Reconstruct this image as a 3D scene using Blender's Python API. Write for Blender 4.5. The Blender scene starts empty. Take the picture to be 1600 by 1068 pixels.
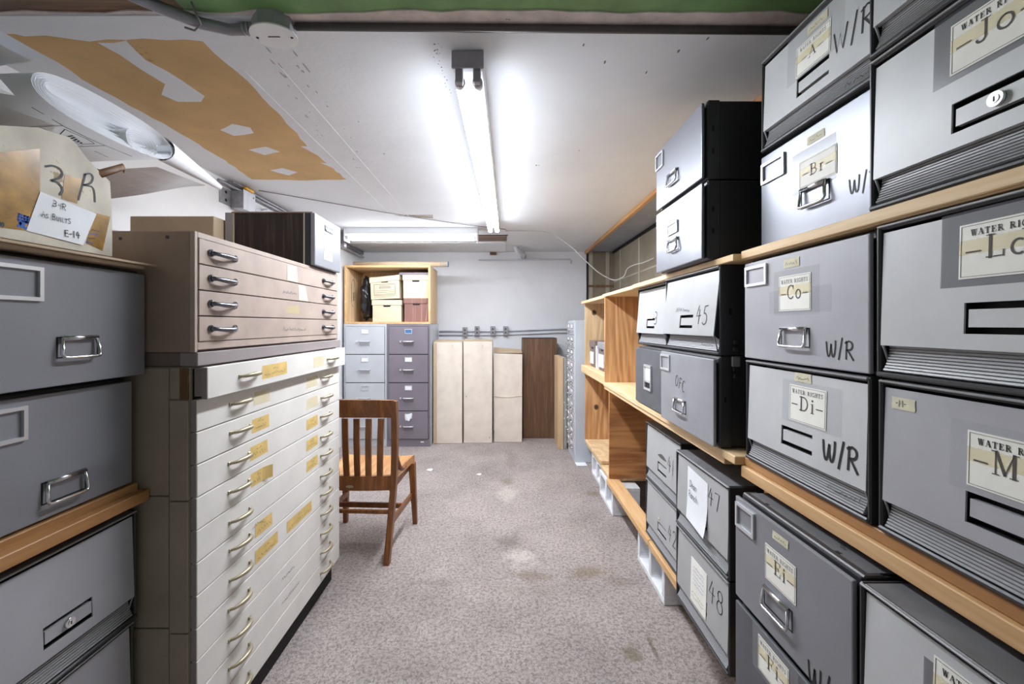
import bpy, bmesh, math, random
from mathutils import Vector, Matrix
random.seed(11)
PI = math.pi
COL = bpy.context.scene.collection
SC = bpy.context.scene
# ------------------------------------------------------------------ survey helpers
EYE, FOC, U0, V0 = 1.33, 667.0, 785.0, 507.0      # eye height, focal length and principal point of the photograph
def yat(u, X):            # distance into the room of a point on the plane x = X seen at column u
    return FOC * X / (u - U0)
def zat(u, v, X):         # its height, when seen at row v
    return EYE - (v - V0) * X / (u - U0)
def onz(u, v, z):         # point of a level plane
    Y = FOC * (EYE - z) / (v - V0)
    return ((u - U0) * Y / FOC, Y)

# ------------------------------------------------------------------ mesh builder
class MB:
    def __init__(self):
        self.bm = bmesh.new(); self.mats = []; self.mi = 0
    def use(self, m):
        if m not in self.mats: self.mats.append(m)
        self.mi = self.mats.index(m); return self
    def face(self, pts):
        vs = [self.bm.verts.new(p) for p in pts]
        try:
            f = self.bm.faces.new(vs); f.material_index = self.mi; return f
        except ValueError: return None
    def hexa(self, p, bev=0.0, seg=1):
        # p: 8 corners, bottom ring 0-3 then top ring 4-7
        vs = [self.bm.verts.new(q) for q in p]
        fs = []
        for idx in ((3,2,1,0),(4,5,6,7),(0,1,5,4),(1,2,6,5),(2,3,7,6),(3,0,4,7)):
            f = self.bm.faces.new([vs[i] for i in idx]); f.material_index = self.mi; fs.append(f)
        if bev > 0:
            es = set(e for f in fs for e in f.edges)
            r = bmesh.ops.bevel(self.bm, geom=list(es), offset=bev, segments=seg, affect='EDGES', profile=0.5, clamp_overlap=True)
            for f in r['faces']: f.material_index = self.mi
        return self
    def box(self, x0, x1, y0, y1, z0, z1, bev=0.0, seg=1):
        if x0 > x1: x0, x1 = x1, x0
        if y0 > y1: y0, y1 = y1, y0
        if z0 > z1: z0, z1 = z1, z0
        return self.hexa([(x0,y0,z0),(x1,y0,z0),(x1,y1,z0),(x0,y1,z0),(x0,y0,z1),(x1,y0,z1),(x1,y1,z1),(x0,y1,z1)], bev, seg)
    def xform(self, n0, M):
        self.bm.verts.ensure_lookup_table()
        for v in list(self.bm.verts)[n0:]: v.co = M @ v.co
    def mark(self): return len(self.bm.verts)
    def prism(self, prof, a0, a1, axis='x'):
        # prof: 2D loop; extruded from a0 to a1 along axis
        def P(q, a):
            if axis == 'x': return (a, q[0], q[1])
            if axis == 'y': return (q[0], a, q[1])
            return (q[0], q[1], a)
        A = [self.bm.verts.new(P(q, a0)) for q in prof]; B = [self.bm.verts.new(P(q, a1)) for q in prof]
        n = len(prof)
        for i in range(n):
            f = self.bm.faces.new((A[i], A[(i+1)%n], B[(i+1)%n], B[i])); f.material_index = self.mi
        for L in (list(reversed(A)), B):
            f = self.bm.faces.new(L); f.material_index = self.mi
        return self
    def tube(self, path, r, n=8, closed=False, caps=True, flat=1.0):
        path = [Vector(p) for p in path]; m = len(path)
        rr = r if isinstance(r, (list, tuple)) else [r]*m
        rings = []; up = None
        for i in range(m):
            if closed: t = path[(i+1)%m] - path[i-1]
            else: t = path[min(i+1,m-1)] - path[max(i-1,0)]
            t.normalize()
            if up is None:
                up = Vector((0,0,1)) if abs(t.z) < .9 else Vector((1,0,0))
            b = t.cross(up)
            if b.length < 1e-5: b = t.cross(Vector((0,1,0)))
            b.normalize(); a = b.cross(t).normalized(); up = a
            rings.append([self.bm.verts.new(path[i] + rr[i]*(math.cos(2*PI*k/n)*a + flat*math.sin(2*PI*k/n)*b)) for k in range(n)])
        for i in range(m if closed else m-1):
            A, B = rings[i], rings[(i+1)%m]
            for k in range(n):
                f = self.bm.faces.new((A[k], A[(k+1)%n], B[(k+1)%n], B[k])); f.material_index = self.mi; f.smooth = True
        if caps and not closed:
            for L in (list(reversed(rings[0])), rings[-1]):
                f = self.bm.faces.new(L); f.material_index = self.mi
        return self
    def cyl(self, p0, p1, r, n=16): return self.tube([p0, p1], r, n)
    def ring(self, x0, x1, z0, z1, w, fn, t):
        # rectangular frame bars of width w, mapped through fn(x, z, off); thickness t
        for (a, b, c, d) in ((x0, x1, z1-w, z1), (x0, x1, z0, z0+w), (x0, x0+w, z0+w, z1-w), (x1-w, x1, z0+w, z1-w)):
            self.hexa([fn(a,c,0), fn(b,c,0), fn(b,c,t), fn(a,c,t), fn(a,d,0), fn(b,d,0), fn(b,d,t), fn(a,d,t)])
        return self
    def plate(self, x0, x1, z0, z1, fn, o0, o1):
        return self.hexa([fn(x0,z0,o0), fn(x1,z0,o0), fn(x1,z0,o1), fn(x0,z0,o1), fn(x0,z1,o0), fn(x1,z1,o0), fn(x1,z1,o1), fn(x0,z1,o1)])
    def ribbon(self, pts, w, fn, off):
        pts = [Vector((p[0], p[1])) for p in pts]
        if len(pts) < 2: return self
        L, R = [], []
        for i, p in enumerate(pts):
            t = pts[min(i+1,len(pts)-1)] - pts[max(i-1,0)]
            if t.length < 1e-9: t = Vector((1,0))
            t.normalize(); nrm = Vector((-t.y, t.x)) * (w/2)
            e = Vector((0,0))
            if i == 0: e = -t*w*.3
            if i == len(pts)-1: e = t*w*.3
            L.append(p+nrm+e); R.append(p-nrm+e)
        lv = [self.bm.verts.new(fn(q.x,q.y,off)) for q in L]; rv = [self.bm.verts.new(fn(q.x,q.y,off)) for q in R]
        for i in range(len(pts)-1):
            f = self.bm.faces.new((lv[i], rv[i], rv[i+1], lv[i+1])); f.material_index = self.mi
        return self
    def poly(self, pts2, fn):
        f = self.face([fn(*p) for p in pts2])
        return self
    def build(self, name, mat=None, parent=None, smooth=False, recalc=True):
        if mat is not None and not self.mats: self.mats = [mat]
        if recalc: bmesh.ops.recalc_face_normals(self.bm, faces=self.bm.faces)
        me = bpy.data.meshes.new(name); self.bm.to_mesh(me); self.bm.free()
        for m in self.mats: me.materials.append(m)
        if smooth:
            for p in me.polygons: p.use_smooth = True
        o = bpy.data.objects.new(name, me); COL.objects.link(o)
        if parent is not None: o.parent = parent
        return o

def tag(o, label, cat, group=None, kind=None):
    o['label'] = label; o['category'] = cat
    if group: o['group'] = group
    if kind: o['kind'] = kind
    return o
def thing(name, label, cat, loc=(0,0,0), rz=0.0, group=None, rot=None):
    o = bpy.data.objects.new(name, None); COL.objects.link(o); o.empty_display_size = .05
    o.location = loc; o.rotation_euler = rot if rot else (0,0,rz)
    return tag(o, label, cat, group)
def struct(name, mb, mat=None, parent=None):
    o = mb.build(name, mat, parent); o['kind'] = 'structure'; return o
def copy_tree(o, parent=None):
    c = o.copy(); COL.objects.link(c); c.parent = parent
    for ch in list(o.children): copy_tree(ch, c)
    return c

# ------------------------------------------------------------------ materials
def lin(c):
    return tuple((x/255/12.92 if x/255 <= .04045 else ((x/255+.055)/1.055)**2.4) for x in c) + (1.0,)
class NT:
    def __init__(self, name):
        self.m = bpy.data.materials.new(name); self.m.use_nodes = True
        self.t = self.m.node_tree; self.N = self.t.nodes; self.b = self.N['Principled BSDF']
    def n(self, typ, **kw):
        x = self.N.new(typ)
        for k, v in kw.items():
            if k in x.inputs: x.inputs[k].default_value = v
            else: setattr(x, k, v)
        return x
    def l(self, a, ao, b, bi): self.t.links.new(a.outputs[ao], b.inputs[bi])
    def coord(self, scale=(1,1,1), rot=(0,0,0), loc=(0,0,0), out='Object'):
        tc = self.n('ShaderNodeTexCoord'); mp = self.n('ShaderNodeMapping')
        mp.inputs['Scale'].default_value = scale; mp.inputs['Rotation'].default_value = rot; mp.inputs['Location'].default_value = loc
        self.l(tc, out, mp, 'Vector'); return mp
    def noise(self, src, scale, detail=3.0, rough=.55, dist=0.0):
        x = self.n('ShaderNodeTexNoise', Scale=scale, Detail=detail, Roughness=rough, Distortion=dist)
        self.l(src, 'Vector', x, 'Vector'); return x
    def ramp(self, src, out, stops):
        r = self.n('ShaderNodeValToRGB'); e = r.color_ramp.elements
        while len(e) < len(stops): e.new(.5)
        for i, (p, c) in enumerate(stops): e[i].position = p; e[i].color = c if len(c) == 4 else lin(c)
        self.l(src, out, r, 'Fac'); return r
    def mix(self, a, ao, b, bo, fac, fo=None, mode='MIX'):
        x = self.n('ShaderNodeMix', data_type='RGBA', blend_type=mode)
        if fo is None: x.inputs[0].default_value = fac
        else: self.l(fac, fo, x, 0)
        for s, so, i in ((a, ao, 6), (b, bo, 7)):
            if so is None: x.inputs[i].default_value = s
            else: self.l(s, so, x, i)
        return x
    def bump(self, src, out, strength, dist=.01):
        x = self.n('ShaderNodeBump', Strength=strength, Distance=dist); self.l(src, out, x, 'Height'); self.l(x, 'Normal', self.b, 'Normal'); return x
def setp(b, **kw):
    for k, v in kw.items(): b.inputs[k].default_value = v

def paint(name, c, rough=.45, metal=0.0, var=.07, scale=6, bump=0.0, bscale=60, spec=.5, speck=None):
    t = NT(name); mp = t.coord()
    n = t.noise(mp, scale, 4)
    lo = tuple(max(0, x*(1-var)) for x in c); hi = tuple(min(255, x*(1+var*.6)) for x in c)
    r = t.ramp(n, 'Fac', [(.3, lo), (.7, hi)]); out, oo = r, 'Color'
    if speck:      # (colour, threshold, scale): chips and scuffs
        n2 = t.noise(mp, speck[2], 5, .7)
        r2 = t.ramp(n2, 'Fac', [(speck[1], (0,0,0,1)), (speck[1]+.02, (1,1,1,1))])
        out = t.mix(r, 'Color', lin(speck[0]), None, r2, 'Color'); oo = 2
    t.t.links.new(out.outputs[oo], t.b.inputs['Base Color'])
    setp(t.b, Roughness=rough, Metallic=metal); t.b.inputs['Specular IOR Level'].default_value = spec
    if bump:
        n3 = t.noise(mp, bscale, 3); t.bump(n3, 'Fac', bump, .004)
    return t.m
def wood(name, c1, c2, grain='z', fine=60, big=5, rough=.55, contrast=1.0, bump=.12, rings=9.0, stretch=.06, dist=1.2):
    t = NT(name)
    ax = {'x': (.06,1,1), 'y': (1,.06,1), 'z': (1,1,.06)}[grain]
    mp = t.coord(scale=ax); mq = t.coord(scale=tuple(stretch if v < 1 else 1 for v in ax))
    n1 = t.noise(mq, big, 2, .45, dist); n2 = t.noise(mp, fine, 4, .65, .3)
    w = t.n('ShaderNodeMath', operation='MULTIPLY'); t.l(n1, 'Fac', w, 0); w.inputs[1].default_value = rings
    s = t.n('ShaderNodeMath', operation='SINE'); t.t.links.new(w.outputs[0], s.inputs[0])
    a = t.n('ShaderNodeMath', operation='MULTIPLY_ADD'); t.t.links.new(s.outputs[0], a.inputs[0]); a.inputs[1].default_value = .18*contrast; t.l(n2, 'Fac', a, 2)
    r = t.ramp(a, 0, [(.3, c1), (.72, c2)])
    t.l(r, 'Color', t.b, 'Base Color'); setp(t.b, Roughness=rough)
    t.bump(n2, 'Fac', bump, .002)
    return t.m
def solid(name, c, rough=.5, metal=0.0, spec=.5):
    t = NT(name); t.b.inputs['Base Color'].default_value = lin(c); setp(t.b, Roughness=rough, Metallic=metal)
    t.b.inputs['Specular IOR Level'].default_value = spec; return t.m
def emit(name, c, s):
    t = NT(name); t.b.inputs['Base Color'].default_value = lin(c); t.b.inputs['Emission Color'].default_value = lin(c); t.b.inputs['Emission Strength'].default_value = s
    return t.m
def film(name, c, alpha, rough=.2):
    t = NT(name); t.b.inputs['Base Color'].default_value = lin(c); setp(t.b, Roughness=rough, Alpha=alpha); return t.m

M = {}
M['steel_light'] = paint('light_grey_steel', (204,205,207), .38, .0, .05, 5, .02, 200, .5, ((140,140,145), .72, 14))
M['steel_mid'] = paint('mid_grey_steel', (178,178,184), .36, .0, .05, 5, .02, 200)
M['steel_pale'] = paint('pale_grey_steel', (176,177,178), .4, .0, .05, 5, .02, 200, .5, ((140,140,145), .72, 14))
M['steel_ofc'] = paint('scuffed_mid_grey_steel', (152,153,159), .38, .0, .06, 6, .02, 200, .5, ((196,196,200), .72, 16))
M['steel_dark'] = paint('dark_grey_steel', (136,137,143), .34, .0, .05, 4, .02, 200)
M['steel_left'] = paint('charcoal_grey_steel', (140,141,148), .33, .0, .06, 3, .02, 200)
M['steel_worn'] = paint('worn_charcoal_steel', (96,98,104), .45, .1, .1, 9, .03, 120, .5, ((150,150,155), .68, 22))
M['steel_bright'] = paint('brushed_bright_steel', (126,128,136), .34, .42, .06, 3, .25, 6)
M['black_steel'] = paint('black_box_steel', (54,54,57), .42, 0, .1, 8, .03, 150)
M['dusty_lit'] = paint('dusty_lamplit_box_top', (112,112,116), .5, 0, .14, 7, .04, 60, .5, ((70,70,74), .62, 10))  # dust, lightened further for lamplight falling on the box tops
M['black'] = solid('black_recess', (14,14,15), .7)
M['rib'] = solid('ribbed_grey_plastic', (150,150,153), .4)
M['chrome'] = solid('chrome', (222,222,226), .18, 1.0)
M['satin'] = solid('satin_aluminium_frame', (215,216,220), .35, .55)
M['card'] = paint('aged_label_card', (246,244,236), .7, 0, .02, 20)
M['paper'] = paint('white_paper', (236,238,243), .8, 0, .02, 12)
M['yellow_tape'] = film('yellowed_tape', (240,224,164), .34, .4)
M['clear_tape'] = film('clear_packing_tape', (200,201,206), .20, .14)
M['dark_tape'] = film('shiny_packing_tape_dull', (96,96,103), .52, .22)
M['masking'] = paint('masking_tape', (218,212,186), .8, 0, .05, 30)
M['ink'] = solid('marker_ink', (22,22,26), .6)
M['ink_soft'] = solid('faded_ink', (88,84,80), .8)
M['ink_brown'] = solid('faded_brown_ink', (120,98,62), .8)
M['ink_blue'] = solid('printed_blue', (36,92,184), .7)
M['fleck'] = solid('grey_paint_chip', (166,166,170), .8)
M['ink_pencil'] = solid('pencil_grey', (110,110,112), .8)
M['plank'] = wood('pine_plank', (204,160,110), (232,194,146), 'y', 50, 6, .6, .8)
M['plank_pale'] = wood('pale_pine_plank', (222,188,142), (240,214,174), 'y', 50, 6, .6, .7)
M['plank_left'] = wood('amber_plank', (168,120,72), (208,160,108), 'y', 40, 6, .5, 1.2)
M['ply'] = wood('plywood_panel', (182,132,86), (226,180,130), 'z', 46, 2.2, .5, .8, .12, 80, .22, .5)
M['ply_red'] = wood('reddish_plywood_panel', (156,102,60), (202,146,94), 'x', 40, 2.4, .5, .8, .12, 70, .2, .5)
M['ply_pale'] = wood('pale_plywood_panel', (206,174,130), (234,206,166), 'z', 46, 2.4, .55, .7, .12, 80, .2, .5)
M['chair'] = wood('dark_oak', (112,66,30), (164,106,56), 'z', 50, 6, .35, .9)
M['chair_seat'] = wood('worn_honey_oak', (176,124,72), (222,176,118), 'y', 50, 6, .35, 1.0)
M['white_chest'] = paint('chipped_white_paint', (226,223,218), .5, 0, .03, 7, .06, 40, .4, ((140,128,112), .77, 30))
M['chest_side'] = paint('shaded_white_paint', (160,148,132), .55, 0, .06, 5, .05, 40, .4, ((120,108,92), .76, 26))  # white chest paint darkened to carry the shade on its side
M['chest_raw'] = wood('raw_brown_frame', (110,78,48), (150,112,74), 'z', 40, 6)
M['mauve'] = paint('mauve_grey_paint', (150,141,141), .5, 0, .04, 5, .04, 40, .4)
M['mauve_side'] = paint('shaded_mauve_and_tote_brown', (122,108,104), .55, 0, .05, 5, .04, 40, .4)  # darker mauve: shade put into the slab's side; own colour of the totes
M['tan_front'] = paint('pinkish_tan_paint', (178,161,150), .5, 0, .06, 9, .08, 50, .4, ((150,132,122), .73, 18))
M['tan_side'] = paint('shaded_tan_and_lid_brown', (158,136,122), .55, 0, .06, 5, .05, 50, .4, ((110,92,82), .77, 20))  # front tan with the carcass's shade mixed in; plain colour on a box lid
M['cream_pull'] = solid('aged_cream_pull', (176,166,140), .35, .5)
M['dark_pull'] = solid('dark_chrome_pull', (120,122,132), .22, 1.0)
M['carton'] = paint('brown_carton', (196,174,146), .8, 0, .05, 8, .03, 90)
M['carton_pale'] = paint('pale_kraft_carton', (222,211,198), .8, 0, .05, 7, .05, 40, .3, ((205,192,176), .64, 8))
M['carton_old'] = paint('soiled_whitish_carton', (210,203,190), .8, 0, .12, 9, .08, 30, .3, ((176,160,132), .64, 9))
M['carton_cream'] = paint('cream_storage_carton', (208,194,168), .8, 0, .03, 8)
M['walnut'] = wood('dark_woodgrain_print', (44,32,26), (98,78,66), 'z', 70, 14, .5, 1.2, .03)
M['walnut_mid'] = wood('brown_woodgrain_print', (96,70,50), (132,98,72), 'z', 60, 12, .5, 1.0, .03)
M['walnut_pink'] = wood('pinkish_woodgrain_print', (128,92,84), (178,140,130), 'z', 60, 16, .6, 2.0, .02)
M['cab_light'] = paint('light_cabinet_enamel', (188,191,196), .35, 0, .03, 5, .02, 200)
M['cab_dark'] = paint('mauve_grey_cabinet_enamel', (124,117,126), .38, 0, .04, 5, .02, 200)
M['cab_blue'] = paint('bluish_white_cabinet_enamel', (196,203,212), .38, 0, .04, 3, .02, 200)
M['block'] = paint('white_painted_block', (226,228,232), .85, 0, .05, 30, .25, 90, .3)
M['white_enamel'] = solid('white_enamel', (238,239,241), .35)
M['grey_cap'] = paint('grey_end_cap', (160,159,164), .5, .3, .06, 10)
M['conduit'] = paint('dull_conduit', (150,150,156), .4, .6, .08, 20)
M['conduit_dark'] = paint('dark_grey_conduit', (92,86,86), .5, .3, .08, 14)
M['conduit_white'] = paint('painted_conduit', (205,207,214), .45, .1, .04, 20)
M['galv'] = paint('galvanised_box', (168,168,172), .4, .7, .1, 40)
M['wire'] = solid('thin_grey_cable', (196,196,198), .5)
M['wire_dark'] = solid('thin_dark_cable', (120,118,118), .5)
M['yellow_plastic'] = solid('yellow_plastic', (226,170,34), .3)
M['bag'] = paint('black_plastic_bag', (26,27,33), .3, 0, .3, 10, .6, 14)
M['tube_glass'] = emit('fluorescent_tube', (243,248,255), 100.0)
M['tube_top'] = emit('fluorescent_tube_dimmed_top', (241,247,255), 4.0)  # made-up uneven glow: weaker top and sides keep the ceiling less bright
M['tube_side'] = emit('fluorescent_tube_side', (241,247,255), 12.0)
M['tube_dim_side'] = emit('fluorescent_tube_dim_side', (246,249,255), 16.0)
M['tube_weak'] = emit('fluorescent_tube_dim', (243,248,255), 60.0)
def lit_tube(p0, p1, parent, main='tube_glass', side='tube_side'):
    mb = MB(); mb.use(M[main]).cyl(p0, p1, .0175, 20); mb.use(M['tube_top']); mb.use(M[side])
    bmesh.ops.recalc_face_normals(mb.bm, faces=mb.bm.faces)
    for f in mb.bm.faces:
        f.material_index = 1 if f.normal.z > .2 else 2 if f.normal.z > -.4 else 0
    return mb.build('tube', None, parent)
M['tan_board'] = wood('tan_board', (196,166,128), (216,190,154), 'z', 40, 6)
M['grey_board'] = paint('grey_perforated_board', (160,158,158), .7, 0, .06, 12)
M['green'] = paint('green_ceiling_paint', (124,164,104), .5, 0, .12, 7, .1, 30)
M['pink_plaster'] = paint('torn_plaster_edge', (226,214,208), .8, 0, .1, 14, .6, 18, .3, ((110,96,86), .68, 18))
M['brown_strip'] = wood('dark_wood_strip', (96,68,44), (150,110,74), 'x', 40, 6)
M['plug'] = solid('label_blue', (66,118,168), .6)
M['tag_white'] = solid('tag_white', (236,238,240), .7)

# carpet -----------------------------------------------------------
def carpet_mat():
    t = NT('grey_carpet'); mp = t.coord()
    n1 = t.noise(mp, 210, 3, .75, 1.0); n2 = t.noise(mp, 2.2, 4, .6); n3 = t.noise(mp, 70, 2, .6, .6)
    r1 = t.ramp(n1, 'Fac', [(.30, (128,118,115)), (.50, (180,170,166)), (.72, (206,198,194))])
    r3 = t.ramp(n3, 'Fac', [(.36, (214,214,214)), (.56, (255,255,255))])
    a = t.mix(r1, 'Color', r3, 'Color', .8, None, 'MULTIPLY')
    r2 = t.ramp(n2, 'Fac', [(.30, (222,221,221)), (.60, (252,250,250))])
    b = t.mix(a, 2, r2, 'Color', 1.0, None, 'MULTIPLY')
    cur, oo = b, 2
    wob = t.noise(mp, 9, 5, .7)
    tc = t.coord()
    # worn and soiled spots: (x, y, radius x, radius y, colour, strength)
    stains = [(.045,2.62,.09,.13,(122,112,106),.6), (.10,2.44,.12,.13,(208,200,192),.55), (.15,2.26,.16,.06,(124,110,94),.5),
              (.46,2.29,.17,.08,(124,108,86),.55), (.60,2.22,.10,.05,(120,106,88),.35), (.04,3.35,.10,.20,(206,198,188),.45), (.05,3.62,.08,.10,(118,106,90),.45),
              (.09,4.2,.08,.35,(128,118,108),.4), (.52,1.73,.06,.06,(112,100,74),.6), (.62,1.75,.012,.09,(96,84,62),.6), (-.35,2.2,.18,.05,(126,116,110),.4),
              (.72,3.36,.09,.05,(124,108,84),.5), (-.4,1.7,.3,.10,(140,132,128),.25), (.18,2.15,.28,.08,(130,120,112),.25)]
    for (x, y, rx, ry, c, st) in stains:
        m2 = t.n('ShaderNodeMapping'); m2.vector_type = 'TEXTURE'
        m2.inputs['Location'].default_value = (x, y, 0); m2.inputs['Scale'].default_value = (rx, ry, 1)
        t.l(tc, 'Vector', m2, 'Vector')
        ln = t.n('ShaderNodeVectorMath', operation='LENGTH'); t.t.links.new(m2.outputs[0], ln.inputs[0])
        ad = t.n('ShaderNodeMath', operation='MULTIPLY_ADD'); t.l(wob, 'Fac', ad, 0); ad.inputs[1].default_value = 2.4; ad.inputs[2].default_value = -1.2
        sm = t.n('ShaderNodeMath', operation='ADD'); t.t.links.new(ln.outputs['Value'], sm.inputs[0]); t.t.links.new(ad.outputs[0], sm.inputs[1])
        mr = t.n('ShaderNodeMapRange'); t.t.links.new(sm.outputs[0], mr.inputs['Value'])
        mr.inputs['From Min'].default_value = .35; mr.inputs['From Max'].default_value = 1.0; mr.inputs['To Min'].default_value = st; mr.inputs['To Max'].default_value = 0
        cur2 = t.n('ShaderNodeMix', data_type='RGBA', blend_type='MIX'); t.t.links.new(mr.outputs[0], cur2.inputs[0])
        t.t.links.new(cur.outputs[oo], cur2.inputs[6]); cur2.inputs[7].default_value = lin(c); cur, oo = cur2, 2
    fin = t.mix(cur, oo, r3, 'Color', .5, None, 'MULTIPLY')
    t.t.links.new(fin.outputs[2], t.b.inputs['Base Color']); setp(t.b, Roughness=.95); t.b.inputs['Specular IOR Level'].default_value = .1
    t.bump(n1, 'Fac', .55, .006)
    return t.m
M['carpet'] = carpet_mat()
def plaster(name, c, speckth=.74, var=.04):
    t = NT(name); mp = t.coord()
    n = t.noise(mp, 1.6, 5, .6, .5); n2 = t.noise(mp, 26, 5, .75); n3 = t.noise(mp, 7, 6, .65)
    lo = tuple(x*(1-var) for x in c)
    r = t.ramp(n, 'Fac', [(.3, lo), (.65, c)])
    r2 = t.ramp(n2, 'Fac', [(speckth, (0,0,0,1)), (speckth+.03, (1,1,1,1))])
    x = t.mix(r, 'Color', lin((130,128,128)), None, r2, 'Color')
    t.l(x, 2, t.b, 'Base Color'); setp(t.b, Roughness=.75); t.b.inputs['Specular IOR Level'].default_value = .25
    t.bump(n3, 'Fac', .22, .012)
    return t.m
M['ceil'] = plaster('white_ceiling_paint', (226,228,232), .74)
M['wall'] = plaster('pale_blue_white_wall_paint', (234,236,241), .76)
M['wall_l'] = plaster('white_wall_paint', (232,233,235), .76)
M['bare'] = paint('bare_brown_plasterboard', (204,170,122), .85, 0, .06, 5, .06, 60, .2, ((184,146,98), .66, 6))
M['panel_tan'] = paint('tan_wallboard', (150,140,124), .8, 0, .1, 2.2, .05, 30, .2)
M['panel_lite'] = paint('pale_batten', (186,178,164), .8, 0, .06, 6)
M['niche_ceil'] = paint('blue_grey_panel', (158,164,176), .45, 0, .08, 3)

# ------------------------------------------------------------------ lettering (stroke alphabets)
def arc(cx, cy, rx, ry, a0, a1, n=12):
    return [(cx+rx*math.cos(math.radians(a0+(a1-a0)*i/n)), cy+ry*math.sin(math.radians(a0+(a1-a0)*i/n))) for i in range(n+1)]
def cat2(P, n=6):
    out = []
    for i in range(len(P)-1):
        a, b, c, d = P[max(i-1,0)], P[i], P[i+1], P[min(i+2,len(P)-1)]
        for k in range(n):
            t_ = k/n; out.append(tuple(.5*(2*b[j]+(c[j]-a[j])*t_+(2*a[j]-5*b[j]+4*c[j]-d[j])*t_*t_+(3*b[j]-a[j]-3*c[j]+d[j])*t_**3) for j in (0,1)))
    return out+[P[-1]]
HAND = {   # plain handwriting: advance, strokes
 '1': (.30, [[(.15,1.0),(.13,0)]]),
 '2': (.55, [arc(.27,.74,.22,.26,160,-30)+[(.05,0)], [(.05,0),(.52,.03)]]),
 '3': (.55, [[(.06,.98)]+arc(.22,.74,.26,.25,70,-80)+[(.16,.5)]+arc(.2,.25,.30,.26,80,-130)]),
 '4': (.60, [[(.30,1.0),(.04,.42),(.56,.46)], [(.40,.78),(.34,0)]]),
 '5': (.58, [[(.55,1.0),(.20,.97),(.14,.58)]+arc(.24,.3,.26,.3,95,-140)]),
 '7': (.58, [[(.04,.95),(.54,1.0),(.30,0)]]),
 '8': (.55, [arc(.28,.76,.2,.23,0,360,18), arc(.26,.27,.24,.27,0,360,18)]),
 'W': (.75, [[(.02,.95),(.20,.05),(.38,.75),(.52,.05),(.74,1.0)]]),
 '/': (.34, [[(.30,1.12),(.05,-.12)]]),
 'R': (.62, [[(.12,1.0),(.08,0)], [(.02,.9),(.3,1.02)]+arc(.3,.76,.22,.24,80,-90,8)+[(.12,.5)], [(.2,.5),(.58,-.04)]]),
 'O': (.60, [arc(.28,.5,.25,.5,80,440,20)]),
 'F': (.55, [[(.14,.98),(.10,0)], [(.1,.98),(.56,1.0)], [(.12,.55),(.44,.57)]]),
 'C': (.58, [arc(.34,.5,.3,.5,50,310,14)]),
 'D': (.55, [[(.08,1),(.06,0)], [(.02,.98),(.2,1.0)]+arc(.16,.5,.36,.5,80,-90,10)+[(.04,0)]]),
 'A': (.60, [[(.04,0),(.30,1.0),(.56,0)], [(.12,.38),(.5,.38)]]),
 'B': (.56, [[(.1,1),(.08,0)], [(.04,1)]+arc(.2,.76,.28,.24,90,-90,8)+[(.1,.52)], [(.1,.52)]+arc(.2,.26,.32,.26,90,-90,8)+[(.06,0)]]),
 'E': (.52, [[(.46,.98),(.1,.98),(.06,0),(.48,.02)], [(.08,.52),(.4,.54)]]),
 'U': (.5, [[(.06,.7),(.08,.15)]+arc(.25,.17,.18,.17,190,350,8)+[(.44,.7)]]),
 'I': (.2, [[(.1,.7),(.1,0)]]), 'L': (.4, [[(.08,.7),(.06,0),(.38,.02)]]),
 'T': (.5, [[(.02,.7),(.5,.72)], [(.26,.7),(.24,0)]]),
 's': (.42, [[(.38,.6)]+arc(.2,.5,.16,.13,60,250,7)+arc(.2,.16,.18,.15,80,-140,8)]),
 'S': (.46, [[(.42,.86)]+arc(.22,.74,.18,.22,50,250,8)+arc(.22,.26,.2,.25,80,-140,8)]),
 '-': (.4, [[(.06,.46),(.34,.48)]]),
 'e': (.45, [[(.06,.32),(.4,.34)]+arc(.23,.3,.18,.28,10,310,12)]),
 'o': (.44, [arc(.22,.29,.18,.28,90,450,14)]),
 'a': (.46, [arc(.2,.28,.17,.27,60,400,14), [(.38,.55),(.38,.0)]]),
 'n': (.46, [[(.06,.58),(.06,0)], [(.06,.36)]+arc(.22,.36,.16,.2,150,0,7)+[(.38,0)]]),
 'c': (.4, [arc(.24,.28,.19,.28,50,310,10)]),
 'h': (.46, [[(.06,1),(.06,0)], [(.06,.36)]+arc(.22,.36,.16,.2,150,0,7)+[(.38,0)]]),
 'M': (.7, [[(.05,0),(.1,1),(.35,.3),(.6,1),(.66,0)]]),
 '0': (.56, [arc(.28,.5,.22,.5,90,450,18)]),
 'X': (.6, [[(.04,0),(.56,1)], [(.04,1),(.56,0)]]), ' ': (.4, []),
}
HAND['w'] = (.75, [cat2([(.02,.90),(.06,.42),(.16,.06),(.28,.14),(.36,.60),(.39,.78),(.41,.40),(.50,.06),(.62,.12),(.70,.50),(.72,.98)])])
def S_(x0, x1, y): return ([(x0,y),(x1,y)], .45)       # a serif
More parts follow.
